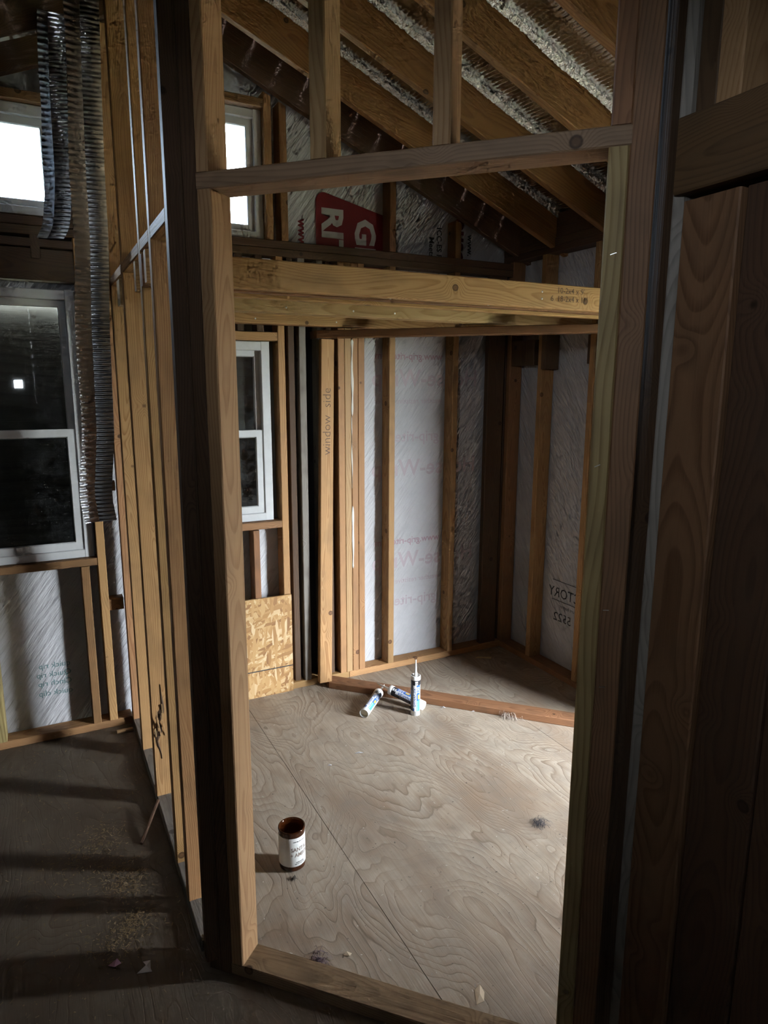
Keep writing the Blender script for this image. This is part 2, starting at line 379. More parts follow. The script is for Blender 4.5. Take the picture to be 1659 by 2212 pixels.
T, W4, W6, W8 = 0.038, 0.089, 0.140, 0.184
XP, XR, YW = 0.318, 2.60, 3.41          # partition left face, right wall inner face, window wall inner face
RIDGE, SL = 0.72, 0.42
def roofz(x): return 2.425 + SL * (XR - x) if x >= RIDGE else 2.425 + SL * (XR - RIDGE) - SL * (RIDGE - x)
XL = 2 * RIDGE - XR                      # inner face of the far left outer wall

# ------------------------------------------------------------------ floor and ground
fl = root('floor', (0, 0, 0), 'worn plywood subfloor with wild grain and open sheet seams', None, None, 'structure')
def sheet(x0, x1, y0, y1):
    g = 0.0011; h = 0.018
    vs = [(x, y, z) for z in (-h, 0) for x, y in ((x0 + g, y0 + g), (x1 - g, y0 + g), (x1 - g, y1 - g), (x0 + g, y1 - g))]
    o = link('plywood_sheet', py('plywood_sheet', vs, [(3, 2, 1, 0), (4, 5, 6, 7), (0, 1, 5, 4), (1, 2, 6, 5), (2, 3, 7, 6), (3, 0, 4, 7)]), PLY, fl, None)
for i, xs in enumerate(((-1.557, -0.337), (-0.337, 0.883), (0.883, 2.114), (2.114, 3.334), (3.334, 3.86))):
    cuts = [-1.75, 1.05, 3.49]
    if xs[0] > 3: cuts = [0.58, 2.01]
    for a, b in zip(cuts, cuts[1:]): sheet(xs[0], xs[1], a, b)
vs = [(-1.55, -1.75, -0.30), (3.85, -1.75, -0.30), (3.85, 3.5, -0.30), (-1.55, 3.5, -0.30), (-1.55, -1.75, -0.02), (3.85, -1.75, -0.02), (3.85, 3.5, -0.02), (-1.55, 3.5, -0.02)]
link('floor_joist_deck', py('floor_joist_deck', vs, [(3, 2, 1, 0), (4, 5, 6, 7), (0, 1, 5, 4), (1, 2, 6, 5), (2, 3, 7, 6), (3, 0, 4, 7)]), DARK, fl)
gr = link('ground', py('ground', [(-60, -60, -0.32), (60, -60, -0.32), (60, 60, -0.32), (-60, 60, -0.32)], [(0, 1, 2, 3)]), GROUND)
tag(gr, 'pale gravel and grass ground outside the building', None, None, 'structure')

# ------------------------------------------------------------------ window wall (far)
wb = root('wall_back', (1.0, YW, 0), 'far framed wall with studs, house wrap and double-hung windows', None, None, 'structure')
Y0, Y1 = YW, YW + W4
PB = 2.315
def stud(p, x0, z0, z1, mat, w=T, y0=Y0, y1=Y1): return bx('stud', x0, x0 + w, y0, y1, z0, z1, mat, p, 'Z')
bx('bottom_plate', 0.42, 1.52, Y0, Y1, 0, T, TAN, wb); bx('bottom_plate', 1.523, XR, Y0, Y1, 0, T, TAN, wb)
bx('bottom_plate', XL, 0.318, Y0, Y1, 0, T, TAN, wb)
for z in (PB, PB + T): bx('top_plate', XL, XR, Y0 - 0.002, Y1, z, z + T - 0.001, DARK, wb)
ZS = T
# left of the partition
stud(wb, 0.212, ZS, PB, TAN); stud(wb, 0.137, ZS, 0.838, BROWN)
stud(wb, -0.275, ZS, 0.838, OLIVE); stud(wb, -0.74, ZS, PB, TAN); stud(wb, -1.1, ZS, PB, BROWN)
bx('window_sill', -0.70, 0.211, Y0, Y1, 0.840, 0.876, BROWN, wb)
bx('window_header', -0.70, 0.211, Y0 + 0.01, Y0 + 0.048, 2.13, 2.262, DARK, wb); bx('window_header', -0.70, 0.211, Y0 + 0.05, Y1, 2.13, 2.262, DARK, wb)
bx('header_plate', -0.70, 0.211, Y0, Y1, 2.266, 2.30, DARK, wb)
bx('blocking', 0.251, 0.317, Y0 + 0.02, Y0 + 0.058, 1.19, 1.235, BROWN, wb); bx('blocking', 0.251, 0.317, Y0 + 0.02, Y0 + 0.109 - 0.03, 0.60, 0.66, BROWN, wb)
# behind and right of the partition
stud(wb, 0.43, ZS, PB, TAN)
stud(wb, 1.134, ZS, PB, TAN)
stud(wb, 0.50, ZS, 0.94, BROWN)
bx('stud', 0.975, 1.010, Y0 + 0.005, Y1, ZS, 0.93, BROWN, wb, 'Z')
bx('window_sill', 0.47, 1.133, Y0 - 0.004, Y1, 0.937, 0.975, BROWN, wb)
bx('window_header', 0.47, 1.133, Y0, Y1, 1.905, 1.948, TAN, wb)
for x in (0.55, 0.75, 0.93, 1.03): bx('cripple_stud', x, x + T, Y0 + 0.01, Y1, 1.95, PB, DARK, wb, 'Z')
stud(wb, 1.248, ZS, PB, GREY); stud(wb, 1.195, ZS, PB, DARK, w=0.035, y0=Y0 + 0.02)
for i, x in enumerate((1.466, 1.505, 1.545, 1.585)): stud(wb, x, ZS, PB, (TAN, PALE, TAN, TAN)[i])
stud(wb, 1.352, ZS, PB, GREY, y0=Y0 + 0.012); stud(wb, 1.412, ZS, PB, DARK, w=0.03, y0=Y0 + 0.03)
stud(wb, 1.775, ZS, PB, TAN); stud(wb, 2.193, ZS, PB, TAN)
bx('stud', 2.452, 2.572, Y0 + 0.015, Y0 + 0.053, ZS, PB, DARK, wb, 'Z')
def drip(z0, z1, x, w, seed):
    n = int((z1 - z0) / 0.012); v, f = [], []
    for i in range(n + 1):
        z = z0 + (z1 - z0) * i / n; ww = w * max(0.12, 0.55 + 0.9 * mn.noise(Vector((seed, 0, z * 9)))) * (0.3 if i in (0, n) else 1)
        c = x + 0.004 * mn.noise(Vector((seed + 4, 0, z * 7)))
        v += [(c - ww, Y0 - 0.0003, z), (c, Y0 - 0.004, z), (c + ww, Y0 - 0.0003, z)]
    for i in range(n):
        k = i * 3; f += [(k, k + 1, k + 4, k + 3), (k + 1, k + 2, k + 5, k + 4)]
    link('dried_foam', py('dried_foam', v, f, True), flat('dried_foam', (0.62, 0.60, 0.54), 0.7), wb)
drip(1.52, 1.925, 1.549, 0.011, 1.0); drip(1.12, 1.52, 1.545, 0.005, 2.0); drip(0.66, 1.02, 1.549, 0.009, 3.0)
# dark felt backing behind the narrow bays near the window
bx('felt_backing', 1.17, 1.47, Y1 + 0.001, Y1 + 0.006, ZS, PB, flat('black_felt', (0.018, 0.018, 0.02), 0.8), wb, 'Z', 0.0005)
# gable framing above the plates
G0 = PB + 2 * T
def gstud(x, mat, w=T): 
    return board('gable_stud', (x + w / 2, (Y0 + Y1) / 2, G0), (0, 0, 1), (1, 0, 0), w, W4, roofz(x + w / 2) - G0 - 0.005, mat, wb, c1=(-SL if x >= RIDGE else SL))
gstud(1.092, TAN); gstud(1.168, BROWN); gstud(1.775, BROWN); gstud(2.193, BROWN); gstud(0.205, DARK); gstud(0.52, BROWN); gstud(-0.262, DARK); gstud(0.32, DARK)
bx('window_sill', -0.24, 0.204, Y0, Y1, G0, G0 + 0.003, DARK, wb, 'X', 0.001)
bx('window_header', 0.54, 1.091, Y0, Y1, 2.985, 3.023, BROWN, wb); bx('window_header', -0.24, 0.204, Y0, Y1, 2.84, 2.878, BROWN, wb)
stud(wb, 0.045, G0 - 0.17, G0 - 0.076, DARK)
# outside boarding keeps daylight out
def panel(name, x0, x1, y0, y1, z0, z1, mat, p): return bx(name, x0, x1, y0, y1, z0, z1, mat, p, 'X' if (x1 - x0) > (y1 - y0) else 'Y', 0.0005)
SID = flat('painted_siding', (0.24, 0.23, 0.22), 0.7)
def siding(x0, x1, z0, z1): panel('siding_panel', x0, x1, Y1 + 0.016, Y1 + 0.03, z0, z1, SID, wb)
WL0, WL1, WR0, WR1 = -0.70, 0.205, 0.47, 1.10     # lower windows
UL0, UL1, UR0, UR1 = -0.22, 0.20, 0.56, 1.09      # upper windows
ZUL0, ZUL1, ZUR0, ZUR1 = 2.392, 2.838, 2.392, 2.98
siding(XL - 0.1, WL0, -0.1, PB); siding(WL0, WL1, -0.1, 0.876); siding(WL1, WR0, -0.1, PB); siding(WR0, WR1, -0.1, 0.975); siding(WR1, XR + 0.12, -0.1, PB)
siding(WL0, WL1, 2.10, PB); siding(WR0, WR1, 1.905, PB)
siding(XL - 0.1, UL0, PB, 2.9); siding(UL0, UL1, PB, ZUL0); siding(UL1, UR0, PB, 3.2); siding(UR0, UR1, PB, ZUR0)
siding(UL0, UL1, ZUL1, 3.1)
# gable siding slopes
for nm, pts in (('siding_panel', [(UR1, PB), (XR + 0.12, PB), (XR + 0.12, roofz(XR + 0.12) + 0.2), (UR1, roofz(UR1) + 0.2)]),
                ('siding_panel', [(UR0, ZUR1), (UR1, ZUR1), (UR1, roofz(UR1) + 0.2), (RIDGE, roofz(RIDGE) + 0.2), (UR0, roofz(UR0) + 0.2)]),
                ('siding_panel', [(XL - 0.1, 2.85), (UR0, 2.9), (UR0, roofz(UR0) + 0.2), (XL - 0.1, roofz(XL - 0.1) + 0.2)])):
    n = len(pts); v = [(x, Y1 + 0.034, z) for x, z in pts] + [(x, Y1 + 0.05, z) for x, z in pts]
    link(nm, py(nm, v, [tuple(range(n)), tuple(range(2 * n - 1, n - 1, -1))] + [(i, n + i, n + (i + 1) % n, (i + 1) % n) for i in range(n)]), SID, wb)

# house wrap with real wrinkles
def wrink(u, z, amp=0.004): return amp * (mn.noise(Vector(((u - 0.7 * z) * 9, (u + z) * 1.6, 1.3))) + 0.5 * mn.noise(Vector(((u - 0.5 * z) * 22, (u + z) * 4, 5.3))))
def lay(o, plane, at):
    """press a printed mesh onto the wrinkled film"""
    Mw = o.matrix_world.copy(); Mi = Mw.inverted()
    for v in o.data.vertices:
        p = Mw @ v.co
        if plane == 'Y': p.y = at + wrink(p.x, p.z) - 0.0012
        else: p.x = at + wrink(p.y, p.z) - 0.0012
        v.co = Mi @ p
    return o
def wrap_grid(name, u0, u1, z0, z1, plane, at, parent, ztop=None, step=0.018, amp=0.004, hole=None):
    nu, nv = max(2, int((u1 - u0) / step)), max(2, int((z1 - z0) / step)); vs = []; fs = []
    for j in range(nv + 1):
        for i in range(nu + 1):
            u = u0 + (u1 - u0) * i / nu; zt = min(z1, ztop(u)) if ztop else z1
            z = z0 + (zt - z0) * j / nv
            a = wrink(u, z, amp)
            vs.append((u, at + a, z) if plane == 'Y' else (at + a, u, z))
    for j in range(nv):
        for i in range(nu):
            k = j * (nu + 1) + i; q = (k, k + 1, k + nu + 2, k + nu + 1)
            fs.append(q if plane == 'Y' else q[::-1])
    return link(name, py(name, vs, fs, True), WRAP, parent)
YB = Y1 + 0.0045
hw = wrap_grid('house_wrap', 1.625, XR + 0.09, 0.02, PB, 'Y', YB, wb)
wrap_grid('house_wrap', WL1, 0.46, 0.02, PB, 'Y', YB, wb)
wrap_grid('house_wrap', XL, WL0, 0.02, PB, 'Y', YB, wb)
hwl = wrap_grid('house_wrap', WL0, WL1, 0.02, 0.86, 'Y', YB, wb)
wrap_grid('house_wrap', WL0, WL1, 2.10, PB, 'Y', YB, wb)
wrap_grid('house_wrap', 0.47, 1.17, 0.02, 0.94, 'Y', YB, wb)
hwg = wrap_grid('house_wrap', UR1, XR, PB, 3.2, 'Y', YB, wb, ztop=lambda u: roofz(u) + 0.1)
wrap_grid('house_wrap', UL1, UR0, PB, 3.2, 'Y', YB, wb)
YT = Y1 - 0.002
def ttext(body, size, x, z, mat, bold=0.0, sx=1.0):     # print turned a quarter clockwise
    return lay(text_on('printed_lettering', body, size, (x, YT, z), (0, 0, -1), (1, 0, 0), mat, hwg, bold, sx), 'Y', YB)
def mtext(body, size, x, z, mat, bold=0.0, sx=1.0):     # print showing mirrored through the film
    return lay(text_on('printed_lettering', body, size, (x, YT, z), (-1, 0, 0), (0, 0, 1), mat, hwl if x < 0.4 else hw, bold, sx), 'Y', YB)
# red label block with slanted top
def rbox(x0, x1, ztl, ztr, zb, r, mat, y):
    pts = [(x1, zb), (x1, ztr)]
    for k in range(7):
        a = math.pi / 2 + k / 6 * math.pi / 2 * 0.9
        pts.append((x0 + r + r * math.cos(a), ztl - r + r * math.sin(a)))
    pts += [(x0, zb)]
    v = [(x, y, z) for x, z in pts]; return link('printed_block', py('printed_block', v, [tuple(range(len(v)))]), mat, hwg)
rbox(1.386, 1.80, 2.668, 2.585, 2.30, 0.05, RED, YT + 0.0005)
text_on('printed_lettering', 'RITE', 0.165, (1.424, YT, 2.60), (0, 0, -1), (1, 0, 0), WRAPG, hwg, 0.006, 1.15)
text_on('printed_lettering', 'GRIP', 0.165, (1.615, YT, 2.56), (0, 0, -1), (1, 0, 0), WRAPG, hwg, 0.006, 1.15)
ttext('www.grip-rite.com', 0.062, 1.292, 2.525, RED, 0.002)
ttext('ICC-ES Report', 0.045, 2.125, 2.565, INK, 0.001); ttext('Meets', 0.045, 2.075, 2.51, INK, 0.001)
ttext('House', 0.125, 2.245, 2.72, MAROON, 0.004); ttext('www.', 0.05, 2.335, 2.545, INK, 0.001)
for z in (0.745, 1.83):
    mtext('www.grip-rite.com', 0.058, 2.175, z, PINKD, 0.0008)
for z in (0.60, 1.68, 1.16):
    mtext('House-Wrap', 0.135, 2.43, z, PINK, 0.002)
mtext('weather resistive barrier', 0.045, 2.18, 0.50, PINK, 0.0005); mtext('weather resistive barrier', 0.045, 2.18, 1.58, PINK, 0.0005)
for z in (1.36, 0.36): mtext('grip-rite', 0.09, 2.16, z, PINK, 0.001)
for x, z, t_ in ((0.06, 0.33, 'quick rip'), (0.06, 0.285, 'Quick rip'), (0.06, 0.24, 'Cinch rip'), (0.06, 0.19, 'quick clip')):
    mtext(t_, 0.04, x, z, GINK)

# ------------------------------------------------------------------ windows
def window(n, label, x0, x1, z0, z1, y, hung, fw_, pane, ins=0.035):
    w = root('window_%d' % n, ((x0 + x1) / 2, y, z0), label, None, None, 'structure')
    d0, d1 = y, y + 0.06
    bx('frame_jamb', x0, x0 + fw_, d0, d1, z0, z1, VINYL, w, 'Z'); bx('frame_jamb', x1 - fw_, x1, d0, d1, z0, z1, VINYL, w, 'Z')
    bx('frame_head', x0 + fw_, x1 - fw_, d0, d1, z1 - fw_, z1, VINYL, w); bx('frame_sill', x0 + fw_, x1 - fw_, d0 - 0.006, d1, z0, z0 + fw_ * 0.9, VINYL, w)
    def sash(a0, a1, b0, b1, yy, s):
        o_ = [(a0, b0), (a1, b0), (a1, b1), (a0, b1)]; i_ = [(a0 + s, b0 + s), (a1 - s, b0 + s), (a1 - s, b1 - s), (a0 + s, b1 - s)]
        c = 0.004; m_ = [(x + (c if x < (a0 + a1) / 2 else -c), z + (c if z < (b0 + b1) / 2 else -c)) for x, z in i_]
        y2 = yy + 0.022
        v = [(x, yy, z) for x, z in o_] + [(x, yy, z) for x, z in i_] + [(x, yy + 0.006, z) for x, z in m_] + [(x, y2, z) for x, z in m_] + [(x, y2, z) for x, z in o_]
        f = []
        for r0 in range(0, 20, 4):
            for k in range(4): f.append((r0 + k, r0 + (k + 1) % 4, (r0 + 4 + (k + 1) % 4) % 20 if r0 < 16 else (k + 1) % 4, (r0 + 4 + k) % 20 if r0 < 16 else k))
        so = link('sash', py('sash', v, f), VINYL, w)
        bx('pane', a0 + s, a1 - s, yy + 0.009, yy + 0.013, b0 + s, b1 - s, pane, so, None, 0.0004)
        return so
    a0, a1, b0, b1 = x0 + fw_, x1 - fw_, z0 + fw_ * 0.9, z1 - fw_
    if hung:
        zm = hung
        sash(a0, a1, zm - 0.012, b1, y + 0.034, 0.026)          # upper sash, outside
        lo = sash(a0, a1, b0, zm + 0.03, y + 0.008, 0.034)      # lower sash, inside
        bx('sash_lock', (x0 + x1) / 2 - 0.03, (x0 + x1) / 2 + 0.03, y - 0.002, y + 0.02, zm + 0.031, zm + 0.043, VINYL, lo, 'X', 0.002)
    else:
        sash(a0, a1, b0, b1, y + 0.02, 0.03)
    return w
window(1, 'white double-hung window, boarded over outside, beside the hanging foil strips', WL0, WL1, 0.878, 2.098, Y0 + 0.035, 1.455, 0.042, GLASSD)
window(2, 'white double-hung window, boarded over outside, above the strand board panel', WR0, WR1, 0.977, 1.902, Y0 + 0.035, 1.425, 0.045, GLASSD)
window(3, 'small bright white clerestory window behind the hanging foil strips', UL0, UL1, ZUL0, ZUL1, Y0 + 0.035, None, 0.046, GLASSB)
window(4, 'small bright white clerestory window in the gable above the joists', UR0, UR1, ZUR0, ZUR1, Y0 + 0.035, None, 0.04, GLASS)
BRD = lumber('weathered_boarding', (0.085, 0.075, 0.06), (0.045, 0.037, 0.028), (0.06, 0.03, 0.02), ring=0.03, pith=0.3)
for k, (x0, x1, z0, z1) in enumerate(((WL0 - 0.03, WL1 + 0.03, 0.83, 2.05), (WR0 - 0.03, WR1 + 0.03, 0.93, 1.93))):
    b = bx('window_boarding', x0, x1, Y1 + 0.036, Y1 + 0.048, z0, z1, BRD, None, 'X', 0.001)
    tag(b, ('weathered board sheet closing the large window from outside', 'weathered board sheet closing the narrow window from outside')[k], 'board')

# ------------------------------------------------------------------ right outer wall
wr = root('wall_right', (XR, 1.5, 0), 'right framed outer wall with studs, house wrap and mirrored black print', None, None, 'structure')
X0, X1 = XR, XR + W4
def rstud(y, z0=T, z1=2.40, mat=BROWN): return bx('stud', X0, X1, y, y + T, z0, z1, mat, wr, 'Z')
bx('bottom_plate', X0, X1, YE, 3.50, 0, T, BROWN, wr)
for z in (2.40, 2.438): bx('top_plate', X0, X1, -1.6, 3.50, z, z + 0.037, DARK, wr)
rstud(3.405, mat=BROWN); rstud(3.452, mat=DARK); rstud(3.112, mat=TAN); rstud(2.703, mat=TAN); rstud(2.30); rstud(YE)
for y in (0.6, 0.2, -0.2, -0.6, -1.0, -1.4): rstud(y, mat=DARK)
bx('header_beam', X0, X1, 0.64, YE + T, 2.255, 2.398, BROWN, wr)
bx('blocking', X0 + 0.002, X0 + 0.04, 3.19, 3.40, 1.80, 1.945, DARK, wr, 'Z'); bx('blocking', X0 - 0.012, X1, 3.072, 3.110, 1.775, 1.965, DARK, wr, 'Z')
bx('blocking', X0 + 0.02, X1, 2.742, 2.78, 1.80, 1.95, DARK, wr, 'Z')
XB = X1 + 0.0045
hwr = wrap_grid('house_wrap', YE, 3.49, 0.02, 2.40, 'X', XB, wr)
for a, b, z0, z1 in ((YE, 3.56, -0.1, 2.60), (-1.76, 0.62, -0.1, 2.60), (0.62, YE, 2.40, 2.60)):
    panel('siding_panel', X1 + 0.016, X1 + 0.03, a, b, z0, z1, SID, wr)
XT = X1 - 0.001
def rtext(body, size, y, z, mat, bold=0.0, sx=1.0): return lay(text_on('printed_lettering', body, size, (XT, y, z), (0, 1, 0), (0, 0, 1), mat, hwr, bold, sx), 'X', XB)
rtext('FACTORY', 0.085, 2.705, 0.445, INK, 0.0, 0.95)
for z in (0.425, 0.545): bx('printed_rule', XT, XT + 0.0004, 2.70, 3.03, z, z + 0.004, INK, hwr, 'Y', 0.0001)
rtext('moisture barrier', 0.03, 2.77, 0.385, INK); rtext('(800) 5522', 0.075, 2.68, 0.30, INK)

# side alcove with the outside doorway
wa = root('wall_alcove', (3.2, 1.3, 0), 'boarded side alcove walls around the outside doorway', None, None, 'structure')
XE = 3.80
for i in range(8):
    x0 = X1 + 0.032 + i * 0.1365; bx('wide_board', x0, x0 + 0.1363, YE + 0.005, YE + 0.04, -0.02, 2.41, BROWN, wa, 'Z')
for i in range(10):
    y0_ = 0.60 + i * 0.1405; bx('wide_board', XE - 0.03, XE + 0.01, y0_, y0_ + 0.1402, -0.02, 2.41, BROWN, wa, 'Z')
bx('wide_board', X1, DX0, DY - 0.10, DY, -0.02, 2.41, BROWN, wa, 'Z'); bx('wide_board', DX1, XE - 0.03, DY - 0.10, DY, -0.02, 2.41, BROWN, wa, 'Z')
bx('door_header', DX0, DX1, DY - 0.10, DY, DOOR_TOP, 2.41, BROWN, wa, 'X')
for i in range(9):
    y0_ = 0.58 + i * 0.162; bx('ceiling_board', X1 + 0.03, XE + 0.02, y0_, y0_ + 0.1618, 2.412, 2.435, BROWN, wa, 'X')
# open exterior door leaf, swung in against the alcove end
dl = root('door_1', (DX1, DY, 0.02), 'painted panel door swung open inside the side alcove', None, None, 'structure')
tip = Vector((3.735, 1.43, 0)); hin = Vector((3.72, 0.74, 0)); dd = (tip - hin).normalized(); dnn = Vector((-dd.y, dd.x, 0))
Ld = (tip - hin).length
def dpart(nm, a0, a1, z0, z1, off, th, mat):
    return board(nm, hin + dd * a0 + Vector((0, 0, (z0 + z1) / 2)) + dnn * off, dd, (0, 0, 1), z1 - z0, th, a1 - a0, mat, dl)
dpart('stile', 0, 0.1, 0.03, 1.89, 0, 0.036, DOORP); dpart('stile', Ld - 0.1, Ld, 0.03, 1.89, 0, 0.036, DOORP)
for z0, z1 in ((0.03, 0.25), (0.95, 1.07), (1.77, 1.89)): dpart('rail', 0.1, Ld - 0.1, z0, z1, 0, 0.036, DOORP)
for z0, z1 in ((0.25, 0.95), (1.07, 1.77)): dpart('panel', 0.1, Ld - 0.1, z0, z1, 0, 0.016, DOORP)
km = Matrix.Translation(hin + dd * (Ld - 0.05) + Vector((0, 0, 0.98))) @ dnn.to_track_quat('Z', 'Y').to_matrix().to_4x4()
lathe('knob', [(0.0, 0.07), (0.018, 0.068), (0.026, 0.055), (0.022, 0.042), (0.01, 0.036), (0.01, 0.022), (0.028, 0.02), (0.03, 0.016)], BRASS, dl, km, 20)

# ------------------------------------------------------------------ partition on the left
wl = root('wall_left', (XP, 2.6, 0), 'left stud partition seen edge on, between the dark bay and the room', None, None, 'structure')
bx('bottom_plate', XP, XP + W4, 1.83, 3.408, 0, T, GREY, wl)
def top_at(x): return roofz(x) - 0.01
SY = [2.008, 2.208, 2.648, 3.048, 3.370]
for i, y in enumerate(SY):
    bx('stud', XP, XP + W4, y, y + T, T, top_at(XP), (TAN, TAN, TAN, TAN, TAN)[i], wl, 'Z')
bx('stud', XP, XP + W4, 1.742, 1.780, T, top_at(XP), DARK, wl, 'Z')
for a, b in ((1.782, 2.006), (2.048, 2.206), (2.248, 2.646), (2.688, 3.046)):
    bx('blocking', XP, XP + W4, a, b, 2.076, 2.112, TAN, wl, 'Y')

# torn bark pocket low on one partition stud
yb_ = SY[2] - 0.0004; bv, bf = [], []
for i in range(17):
    z = 0.20 + 0.02 * i; w_ = 0.016 * (0.35 + abs(mn.noise(Vector((z * 14, 2, 0)))) * 1.6) * math.sin(math.pi * (i + 0.6) / 17.2)
    c_ = XP + 0.030 - 0.012 * math.sin(i * 0.35) + 0.006 * mn.noise(Vector((z * 20, 7, 0)))
    bv += [(c_ - w_, yb_, z), (c_ + w_ * 0.2, yb_ - 0.003, z), (c_ + w_, yb_, z)]
for i in range(16): k = i * 3; bf += [(k, k + 1, k + 4, k + 3), (k + 1, k + 2, k + 5, k + 4)]
link('bark_pocket', py('bark_pocket', bv, bf), DARK, wl)
for i in range(7):
    x_ = XP + 0.012 + 0.006 * i; z_ = 0.30 + 0.035 * (i % 3)
    board('splinter', (x_, yb_ - 0.002, z_), (random.uniform(-0.15, 0.15), random.uniform(-0.25, -0.05), random.choice((1, -1))), (1, 0, 0), 0.004, 0.002, random.uniform(0.04, 0.09), PALE, wl, 0.0005)
# ------------------------------------------------------------------ ceiling joists over the room
ce = root('ceiling', (1.4, 2.7, 1.97), 'low open joists over the framed room', None, None, 'structure')
JZ0, JZ1 = 1.976, 2.066
for i, (y, mat, z1) in enumerate(((2.088, TAN, JZ1), (2.168, BROWN, JZ1), (2.300, TAN, JZ1), (2.735, PALE, JZ1), (2.774, PALE, JZ1), (3.270, TAN, JZ1), (3.310, BROWN, JZ1))):
    bx('joist', XP - 0.003, XR + 0.05, y, y + T, JZ0, z1, mat, ce)
text_on('pencil_note', "10-2x4 x 9'", 0.030, (1.80, 2.0865, 2.034), (1, 0, 0), (0, 0, 1), PENCIL, ce)
text_on('pencil_note', "6  18-2x4 x 12'", 0.030, (1.77, 2.0865, 2.004), (1, 0, 0), (0, 0, 1), PENCIL, ce)
nail_me = None
def nail(p, nrm, parent):
    global nail_me
    M = Matrix.Translation(Vector(p)) @ Vector(nrm).to_track_quat('Z', 'Y').to_matrix().to_4x4()
    if nail_me is None:
        o = lathe('nail_head', [(0.0, 0.0012), (0.003, 0.0012), (0.0042, 0.0)], METAL, parent, M, 10); nail_me = o.data; return
    o = bpy.data.objects.new('nail_head', nail_me); C.objects.link(o); o.matrix_world = M; o.parent = parent; o.matrix_parent_inverse = PINV[parent.name]
for x, y in ((1.02, 2.3), (1.31, 2.3), (1.52, 2.3), (0.95, 2.735), (1.25, 2.735), (1.45, 2.735), (0.98, 3.27), (1.4, 3.27)):
    nail((x, y, JZ0 + 0.022), (0, -1, 0), ce)
nail((1.73, 2.088, 2.035), (0, -1, 0), ce); nail((1.73, 2.088, 2.010), (0, -1, 0), ce)
for x in (1.1, 1.5): nail((x, 2.107, JZ0), (0, 0, -1), ce)

# ------------------------------------------------------------------ diagonal closet frame
A2 = math.radians(46.2); cd = Vector((math.cos(A2), -math.sin(A2), 0)); cn = Vector((math.sin(A2), math.cos(A2), 0))
wc = root('wall_closet', (1.283, 3.408, 0), 'diagonal closet wall of bare top and bottom plates', None, None, 'structure')
P0 = Vector((1.300, 3.391, 0))
for z, nm, mat in ((0.019, 'bottom_plate', BROWN), (1.943, 'top_plate', BROWN)):
    st = P0 + cn * (W4 / 2) + Vector((0, 0, z))
    L = 1.60 if nm == 'bottom_plate' else 1.62
    board(nm, st + (cd * 0.045 if nm == 'bottom_plate' else cd * 0.0), cd, cn, W4, T, L, mat, wc, c0=-0.9, c1=-0.9)

# ------------------------------------------------------------------ doorway wall (diagonal)
AD = math.radians(46.2); D = Vector((math.cos(AD), -math.sin(AD), 0)); N = Vector((math.sin(AD), math.cos(AD), 0))
S0 = Vector((0.402, 1.688, 0))
wf = root('wall_front', (0.7, 1.4, 0), 'diagonal doorway wall with jambs, flat header and short studs above', None, None, 'structure')
def dstud(nm, s0, s1, z0, z1, mat, off=0.0, dep=W4, jit=0.0, sag=0.0):
    st = S0 + D * ((s0 + s1) / 2) + N * (dep / 2 + off) + Vector((0, 0, z0))
    return board(nm, st, (0, 0, 1), N, dep, s1 - s0, z1 - z0, mat, wf, jit=jit)
HZ0, HZ1 = 2.140, 2.178
def droof(s): 
    p = S0 + D * s + N * 0.045; return roofz(p.x) - 0.01
dstud('corner_stud', -0.107, -0.070, 0.0, droof(-0.09), DARK)
dstud('king_stud', -0.069, -0.032, 0.0, droof(-0.05), DARK)
dstud('jack_stud', -0.031, 0.007, T, HZ0, PALE)
dstud('jack_stud', 0.884, 0.922, T, HZ0, OLIVE)
dstud('king_stud', 0.9222, 0.972, 0.0, droof(0.95), DFIR)
dstud('cripple_stud', -0.031, 0.001, HZ1, droof(0), PALE)
dstud('cripple_stud', 0.261, 0.299, HZ1, droof(0.28), PALE)
dstud('cripple_stud', 0.537, 0.575, HZ1, droof(0.55), PALE)
dstud('cripple_stud', 0.886, 0.924, HZ1, droof(0.9), BROWN)
board('header_plate', S0 + D * -0.031 + N * (W4 / 2) + Vector((0, 0, (HZ0 + HZ1) / 2)), D, N, W4, T, 0.956, SILLW, wf)
board('sill_plate', S0 + D * -0.031 + N * (W4 / 2) + Vector((0, 0, T / 2)), D, N, W4, T, 0.956, SILLW, wf)

for s_, z_, a_ in ((0.905, 1.945, 0.3), (0.935, 1.225, 0.1), (0.938, 1.05, 0.2), (0.900, 1.53, 0.5)):
    p_ = S0 + D * s_ + Vector((0, 0, z_)) - N * 0.0008
    board('staple', p_ - D * 0.006, D + Vector((0, 0, a_)), N, 0.0016, 0.0014, 0.012, METAL, wf, 0.0003)
# ------------------------------------------------------------------ near wall on the right, running towards the viewer
wn = root('wall_right_near', (1.2, 0.4, 0), 'dark board wall in the right foreground with a thick beam', None, None, 'structure')
XN = 1.165
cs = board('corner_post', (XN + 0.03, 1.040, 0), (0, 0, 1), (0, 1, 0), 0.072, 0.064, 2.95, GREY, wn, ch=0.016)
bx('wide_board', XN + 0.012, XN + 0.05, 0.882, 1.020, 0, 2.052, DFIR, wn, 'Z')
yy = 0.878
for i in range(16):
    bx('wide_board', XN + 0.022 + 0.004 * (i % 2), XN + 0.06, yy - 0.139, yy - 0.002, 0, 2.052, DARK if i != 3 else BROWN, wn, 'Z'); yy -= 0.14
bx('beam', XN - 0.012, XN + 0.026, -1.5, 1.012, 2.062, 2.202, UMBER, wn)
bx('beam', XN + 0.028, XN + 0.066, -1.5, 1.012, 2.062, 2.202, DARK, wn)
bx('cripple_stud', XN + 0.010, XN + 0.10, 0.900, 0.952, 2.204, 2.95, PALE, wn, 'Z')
bx('cripple_stud', XN + 0.020, XN + 0.10, 0.958, 1.004, 2.204, 2.95, DARK, wn, 'Z')
